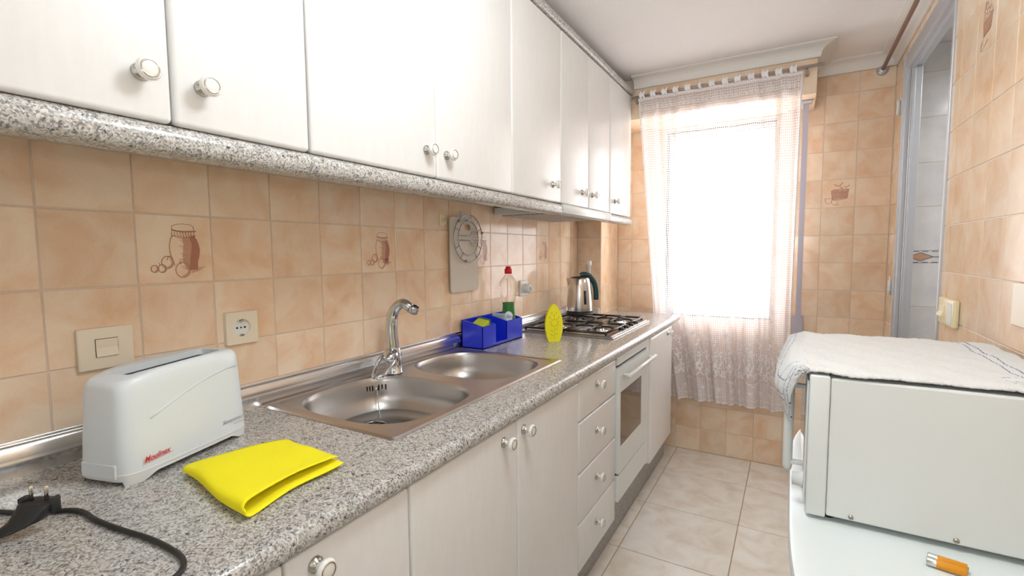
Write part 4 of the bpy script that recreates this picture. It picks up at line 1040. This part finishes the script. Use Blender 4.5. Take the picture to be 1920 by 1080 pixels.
for s_ in (-1, 1):
    MB().mat(M['nickel']).tube([PX(.005+s_*.0095, .008, .047), PX(.005+s_*.0095, .008, .072), PX(.005+s_*.0095, .008, .0735)], [.0024, .0024, .0012], 12).build('pin', None, pc)
sr = MB().mat(M['black'])
relief = [PX(-.030, -.018, .010), PX(-.044, -.034, .008), PX(-.058, -.050, .006), PX(-.072, -.070, .0045)]
for k in range(5):
    t_ = k/5; p_ = relief[0].lerp(relief[2], t_); sr.tube([p_, p_+(relief[2]-relief[0]).normalized()*.0045], .0082-.0035*t_, 12)
sr.tube(relief, [.0065, .0050, .0040, .0036], 12).build('strain_relief', None, pc)
cz2 = CZ+.0042
cord_pts = [relief[-1], relief[-1]+Vector((.0, -.03, 0)), relief[-1]+Vector((-.05, -.07, 0)), (.14, .06, cz2), (.08, .10, cz2), (.09, .17, cz2), (.150, .205, cz2), (.205, .232, cz2), (.255, .2685, cz2), (.316, .272, cz2), (.375, .279, cz2), (.430, .288, cz2), (.485, .291, cz2), (.525, .287, cz2), (.548, .270, cz2), (.552, .240, cz2), (.535, .18, cz2), (.50, .05, cz2), (.49, -.15, cz2)]
MB().mat(M['black']).tube(cat(cord_pts, 6), .0036, 10).build('cord', None, pc)

# ================================================================== CURTAIN
RY, RZ_ = 2.79, 2.150
rod = thing('curtain_rod', 'thin metal curtain rod carrying the lace curtain above the window', 'curtain rod', (.82, RY, RZ_))
MB().mat(M['curtain_rod']).tube([(.350, RY, RZ_-.004), (1.275, RY, RZ_+.006)], .0075, 12).build('pole', None, rod)
for x in (.368, 1.205):
    MB().mat(M['curtain_rod']).tube([(x, RY, RZ_-.006), (x+.002, 2.812, RZ_-.02), (x+.002, 2.829, RZ_-.024)], [.006, .006, .009], 10).build('bracket', None, rod)
cu = thing('lace_curtain', 'white lace net curtain with a flowered hem hanging in front of the window', 'curtain', (.80, 2.95, .36))
HT_ = 1.78
def cshape(s, h):
    """s 0..1 across, h 0..1 from hem to top -> world point"""
    z = .357+h*HT_
    xl = .500 + (.410-.500)*min(1, h/.30) if h < .30 else .410+(.386-.410)*(h-.3)/.7
    xr = 1.178+.010*min(1, max(0, (h-.5)/.5))
    xr = 1.170+(1.188-1.170)*h
    x = xl+(xr-xl)*s
    ymid = 3.078 if z < .90 else 3.078+(RY-.004-3.078)*((z-.90)/(2.137-.90))**1.05
    amp = (.026*(1-h)**.8+.004)
    ph = s*8.2*2*PI/1.6
    fold = math.sin(ph+.6)*.75+.45*math.sin(2.3*ph+1.1)+.25*math.sin(4.1*ph)
    gath = .004*math.sin(s*26*PI)*max(0, (h-.55)/.45)
    y = ymid+amp*fold+gath
    x += amp*.5*math.cos(ph+.6)*(1-abs(2*s-1))
    if s < .03: y -= 0
    return Vector((x, min(y, YF-.018), z))
def chem(s): return .004*abs(math.sin(s*34*PI))
nt = MB().mat(M['lace'])
nt.grid(lambda s, h: cshape(s, h)-Vector((0, 0, chem(s)*(h < .001))), 260, 60, uvfn=lambda s, h: (s*1.15, h*HT_))
nto = nt.build('net', None, cu); nto.visible_shadow = True
# heading: gathered loops over the rod
for k in range(13):
    s = (k+.35)/13.0; p = cshape(s, 1.0); p.y = RY; wz_ = .030 if k not in (5,) else .016
    hdm = MB().mat(M['lace_motif'])
    x0 = p.x; nq = 10
    def lpf(u, v, x0=x0, wz_=wz_):
        a = -PI*.62+v*PI*1.24*1.0; r_ = .0125+.004*math.sin(u*PI*3)
        return Vector((x0-wz_/2+u*wz_+.002*math.sin(v*9), RY-r_*math.cos(a)*(.9), RZ_+.002+r_*1.25*math.sin(a)+.004*abs(math.sin(u*PI*2))*(v > .6)))
    hdm.grid(lpf, 5, 10).build('heading_loop', None, cu)
# woven motifs of the hem: garland, leaves, flowers, scalloped border and bobble dots
def TC(a, b_, l):
    p = cshape(a/1.15, b_/HT_); q_ = cshape(min(1, a/1.15+.004), b_/HT_); t_ = (q_-p); n_ = Vector((t_.y, -t_.x, 0)); n_ = n_.normalized() if n_.length > 1e-9 else Vector((0, -1, 0))
    if n_.y > 0: n_ = -n_
    return p+n_*(.0015+l)
gm = MB().mat(M['lace_motif'])
W_ = 1.15
g_pts = lambda f, n=160: [(a*W_/n, f(a*W_/n)) for a in range(n+1)]
gm.ribbon(g_pts(lambda a: .150+.022*math.cos(a/.19*2*PI)+.006*math.cos(a/.038*2*PI), 260), .0065, TC)
gm.ribbon(g_pts(lambda a: .034+.008*abs(math.sin(a/.11*PI)), 200), .0045, TC); gm.ribbon(g_pts(lambda a: .004, 200), .006, TC)
gm.build('garland', None, cu)
fm = MB().mat(M['lace_motif'])
def flower(cx, cy, r_, np_=5, rot=0):
    for k in range(np_):
        a = rot+2*PI*k/np_; pc_ = (cx+r_*.62*math.cos(a), cy+r_*.62*math.sin(a))
        pts = []
        for j in range(8):
            b_ = 2*PI*j/8; ux, uy = math.cos(a), math.sin(a); px, py = .40*r_*math.cos(b_), .24*r_*math.sin(b_)
            pts.append((pc_[0]+px*ux-py*uy, pc_[1]+px*uy+py*ux))
        fm.poly(pts, TC)
def leaf(cx, cy, a, L_, wd):
    fm.poly([(cx+x*math.cos(a)-y*math.sin(a), cy+x*math.sin(a)+y*math.cos(a)) for x, y in ((0, 0), (L_*.3, wd), (L_*.7, wd*.8), (L_, 0), (L_*.7, -wd*.8), (L_*.3, -wd))], TC)
k = 0; x = .03
while x < W_-.03:
    flower(x, .205+.012*math.sin(k*2.1), .031, 6, k*.4); flower(x+.045, .180, .021, 5, k); flower(x+.020, .305+.02*math.sin(k), .026, 5, k*.7); flower(x-.018, .395+.02*math.cos(k*1.7), .020, 5, k)
    for j in range(5): leaf(x+.022*math.cos(j*1.3), .225+.013*j, 1.0+j*.5, .032, .0065)
    for j in range(3): leaf(x-.015+.02*j, .340+.012*j, .6+j*.9, .030, .006)
    fm.ribbon([(x+.02, .215), (x+.035, .25), (x+.028, .285), (x+.010, .33), (x, .38)], .0045, TC); fm.ribbon([(x+.06, .19), (x+.075, .225), (x+.060, .26), (x+.072, .31)], .0045, TC)
    leaf(x+.07, .25, 2.2, .034, .0065); leaf(x+.07, .23, .5, .030, .0065); leaf(x+.065, .29, 1.9, .030, .006)
    leaf(x+.01, .075, 2.3, .026, .0048); leaf(x+.01, .075, .8, .026, .0048); leaf(x+.01, .07, 1.57, .030, .0042); fm.ribbon([(x-.012, .062), (x+.01, .072), (x+.035, .062)], .004, TC)
    x += .088; k += 1
fm.build('flower_motif', None, cu)['kind'] = 'stuff'
# selvedges and heading band
sv_ = MB().mat(M['lace_motif'])
sv_.ribbon([(.004, h) for h in [i*HT_/50 for i in range(51)]], .006, TC).ribbon([(W_-.004, h) for h in [i*HT_/50 for i in range(51)]], .010, TC)
sv_.build('selvedge', None, cu)
hb2 = MB().mat(M['lace_motif'])
hb2.ribbon(g_pts(lambda a: HT_-.012+.006*abs(math.sin(a/.022*PI)), 300), .007, TC)
hb2.ribbon(g_pts(lambda a: HT_-.058+.008*math.sin(a/.03*2*PI), 300), .004, TC)
for k in range(34): a = (k+.5)*W_/34; hb2.ribbon([(a-.008, HT_-.030), (a-.004, HT_-.062), (a+.004, HT_-.068), (a+.009, HT_-.036)], .004, TC)
hb2.build('heading_band', None, cu)

# shutter strap and winder
stp = thing('shutter_strap', 'grey roller shutter strap running down the wall right of the lace curtain', 'shutter strap', (1.21, 3.10, .76))
MB().mat(M['strap']).prism([(2.945, 2.036), (2.953, 2.036), (3.148, .80), (3.140, .80)], 1.196, 1.222, 0).build('strap', None, stp)
MB().mat(M['frame_alu']).box((1.186, 2.936, 2.018), (1.236, 2.968, 2.0345), .002).build('strap_guide', None, stp)
MB().mat(M['strap']).box((1.180, 3.130, .745), (1.236, 3.1555, .900), .005, 2).build('winder', None, stp)
# brown rod along the doorway
br_ = thing('rail', 'brown rail running under the coving above the doorway', 'rail', (1.542, 2.0, 2.19))
MB().mat(M['brown_rod']).tube([(1.542, -.4, 2.190), (1.542, 3.148, 2.190)], .0085, 12).build('pole', None, br_)
MB().mat(M['frame_alu']).lathe([(0, 0), (.026, 0), (.022, .010), (.012, .018), (0, .018)], 20, Matrix.Translation((1.542, 3.1555, 2.188)) @ Matrix.Rotation(PI/2, 4, 'X')).build('bracket', None, br_)

# ================================================================== TABLE, MICROWAVE, TOWEL, BATTERIES
TZ = .744
tbl = thing('side_table', 'white round-cornered table carrying the microwave against the right wall', 'table', (1.40, 1.2, 0))
def tpts(inset, n=72):
    out = []
    for k in range(n+1):
        a = PI/2+PI*k/n; c, s_ = math.cos(a), math.sin(a); e = 4.0
        out.append((1.598+(.418-inset)*math.copysign(abs(c)**(2/e), c), 1.2+(.62-inset)*math.copysign(abs(s_)**(2/e), s_)))
    return out
tt = MB().mat(M['table']); bm_ = tt.bm; rings = []
for ins, z in ((.010, TZ-.028), (.002, TZ-.024), (0, TZ-.016), (0, TZ-.008), (.003, TZ-.0015), (.008, TZ)): rings.append([bm_.verts.new((x, y, z)) for x, y in tpts(ins)])
for A, B in zip(rings, rings[1:]):
    for i in range(len(A)): j = (i+1) % len(A); bm_.faces.new((A[i], A[j], B[j], B[i])).smooth = True
bm_.faces.new(rings[0][::-1]); bm_.faces.new(rings[-1]); bmesh.ops.recalc_face_normals(bm_, faces=bm_.faces)
smooth_by_angle(tt.build('tabletop', None, tbl), .6)
for x, y in ((1.26, .76), (1.26, 1.64), (1.55, .76), (1.55, 1.64)): MB().mat(M['table']).lathe([(0, .001), (.013, .001), (.016, .03), (.017, TZ-.07), (0, TZ-.07)], 16, Matrix.Translation((x, y, 0))).build('leg', None, tbl)
MB().mat(M['table']).box((1.23, .74, TZ-.070), (1.58, 1.66, TZ-.0285), .003).build('apron', None, tbl)

mwv = thing('microwave', 'white microwave oven standing on the white table, side panel towards the camera', 'microwave', (1.40, 1.31, TZ))
Y0, Y1, Z0, Z1, X0, X1 = 1.078, 1.545, TZ+.007, 1.030, 1.243, 1.585
MB().mat(M['appliance']).box((X0, Y0+.002, Z0+.004), (X1, Y1-.002, Z1-.003), .004, 2).build('housing', None, mwv)
fr = MB().mat(M['appliance']).box((1.2085, Y0, Z0), (1.2425, Y1, Z1), .004, 3).build('front_frame', None, mwv); smooth_by_angle(fr, .6)
MB().mat(M['oven_glass']).box((1.2055, Y0+.125, Z0+.035), (1.2082, Y1-.03, Z1-.03), .001).build('door_glass', None, mwv)
MB().mat(M['appliance']).box((1.2050, Y0+.012, Z0+.015), (1.2082, Y0+.100, Z1-.015), .001).build('control_panel', None, mwv)
hn = MB().mat(M['appliance']).tube([(1.176, Y0+.108, TZ+.048), (1.176, Y0+.108, TZ+.056), (1.176, Y0+.108, TZ+.252), (1.176, Y0+.108, TZ+.26)], [.0075, .0095, .0095, .0075], 14)
hn.box((1.170, Y0+.101, TZ+.062), (1.206, Y0+.115, TZ+.070), .001); hn.box((1.170, Y0+.101, TZ+.232), (1.206, Y0+.115, TZ+.240), .001)
hn.build('handle', None, mwv)
for z, r_ in ((TZ+.054, .0145),):
    MB().mat(M['appliance']).lathe([(0, 0), (r_+.002, 0), (r_+.002, .003), (r_, .005), (r_*.9, .020), (0, .021)], 24, Matrix.Translation((1.2050, Y0+.050, z)) @ Matrix.Rotation(-PI/2, 4, 'Y')).build('dial', None, mwv)
for x, z in ((1.283, Z0+.012), (1.434, Z0+.012)):
    s_ = MB().mat(M['nickel']).lathe([(0, .0), (.0046, 0), (.0044, .0018), (.002, .0030), (0, .0030)], 14, Matrix.Translation((x, Y0+.002, z)) @ Matrix.Rotation(PI/2, 4, 'X'))
    s_.mat(M['hole']).box((x-.003, Y0-.0012, z-.0005), (x+.003, Y0-.0008, z+.0005)); s_.build('screw', None, mwv)
for x in (1.25, 1.56):
    for y in (Y0+.03, Y1-.03): MB().mat(M['black']).lathe([(0, 0), (.010, 0), (.010, .011), (0, .011)], 12, Matrix.Translation((x, y, TZ+.0003))).build('foot', None, mwv)
# towel: over the top, corner hanging over the front and the door handle
tw = MB().mat(M['towel'])
TW_, TL = .53, .58
def towel(s, t_):
    """s: 0 = hanging edge .. 1 = wall side; t: 0 = near (camera) .. 1 = far"""
    hk = [(0, .012), (.06, .075), (.12, .150), (.20, .150), (.32, .120), (.5, .085), (.75, .050), (1, .035)]
    for (ta, ha), (tb_, hb_2) in zip(hk, hk[1:]):
        if t_ <= tb_: hang = ha+(hb_2-ha)*(t_-ta)/(tb_-ta); break
    flat = .388; hs = .30
    wr = min(1, t_/.26); wr = math.sin(wr*PI/2)
    if s >= hs:
        x = min(1.205+(s-hs)/(1-hs)*flat, 1.596); y = 1.082+t_*.488+.004*math.sin(s*11)
        z = Z1+.0065+.0022*math.sin(x*60+t_*5)*math.sin(t_*22+x*9)
        if t_ < .03: z -= .003
    else:
        g = (1-s/hs)*hang; e = 1-s/hs
        out = .055*math.sin(min(1, g/.085)*PI/2)
        if g > .085: out -= (g-.085)*.35
        x = 1.205-out*(.12+.88*wr); y = 1.080+t_*.488
        z = Z1+.0065-.30*g-.62*max(0, g-.030)
        y += .006*math.sin(t_*16+e*2)*e
    return Vector((x, y, z))
tw.grid(lambda a, b_: towel(a, b_)+Vector((random.uniform(-.0006, .0006), random.uniform(-.0006, .0006), random.uniform(-.0004, .0016))), 150, 130, uvfn=lambda s, t_: (s*TW_, t_*TL))
two = tw.build('towel'); md = two.modifiers.new('thick', 'SOLIDIFY'); md.thickness = .004; md.offset = 1
tag(two, 'white terry towel with thin blue lines draped over the microwave', 'towel')
for k, (dx, dy) in enumerate(((0, 0), (-.004, -.0146))):
    lab = ('orange and silver battery on the table front, the one nearer the microwave', 'orange and silver battery on the table front, the one farther from the microwave')[k]
    bt2 = thing('battery', lab, 'battery', (1.409+dx, 1.019+dy, TZ), 'two batteries lying side by side on the table')
    d_ = Vector((.0505, -.010, 0)); 
    R_ = Matrix.Translation((1.385+dx, 1.0235+dy, TZ+.0075)) @ d_.to_track_quat('Z', 'Y').to_matrix().to_4x4()
    MB().mat(M['silver']).lathe([(0, 0), (.0064, 0), (.0070, .0008), (.0070, .0125)], 20, R_).mat(M['battery']).lathe([(.0070, .0125), (.0070, .0485), (.0062, .0495), (.003, .0495)], 20, R_).build('wrap', None, bt2)
    MB().mat(M['nickel']).lathe([(.003, .0495), (.0027, .0512), (0, .0512)], 12, R_).build('terminal', None, bt2)
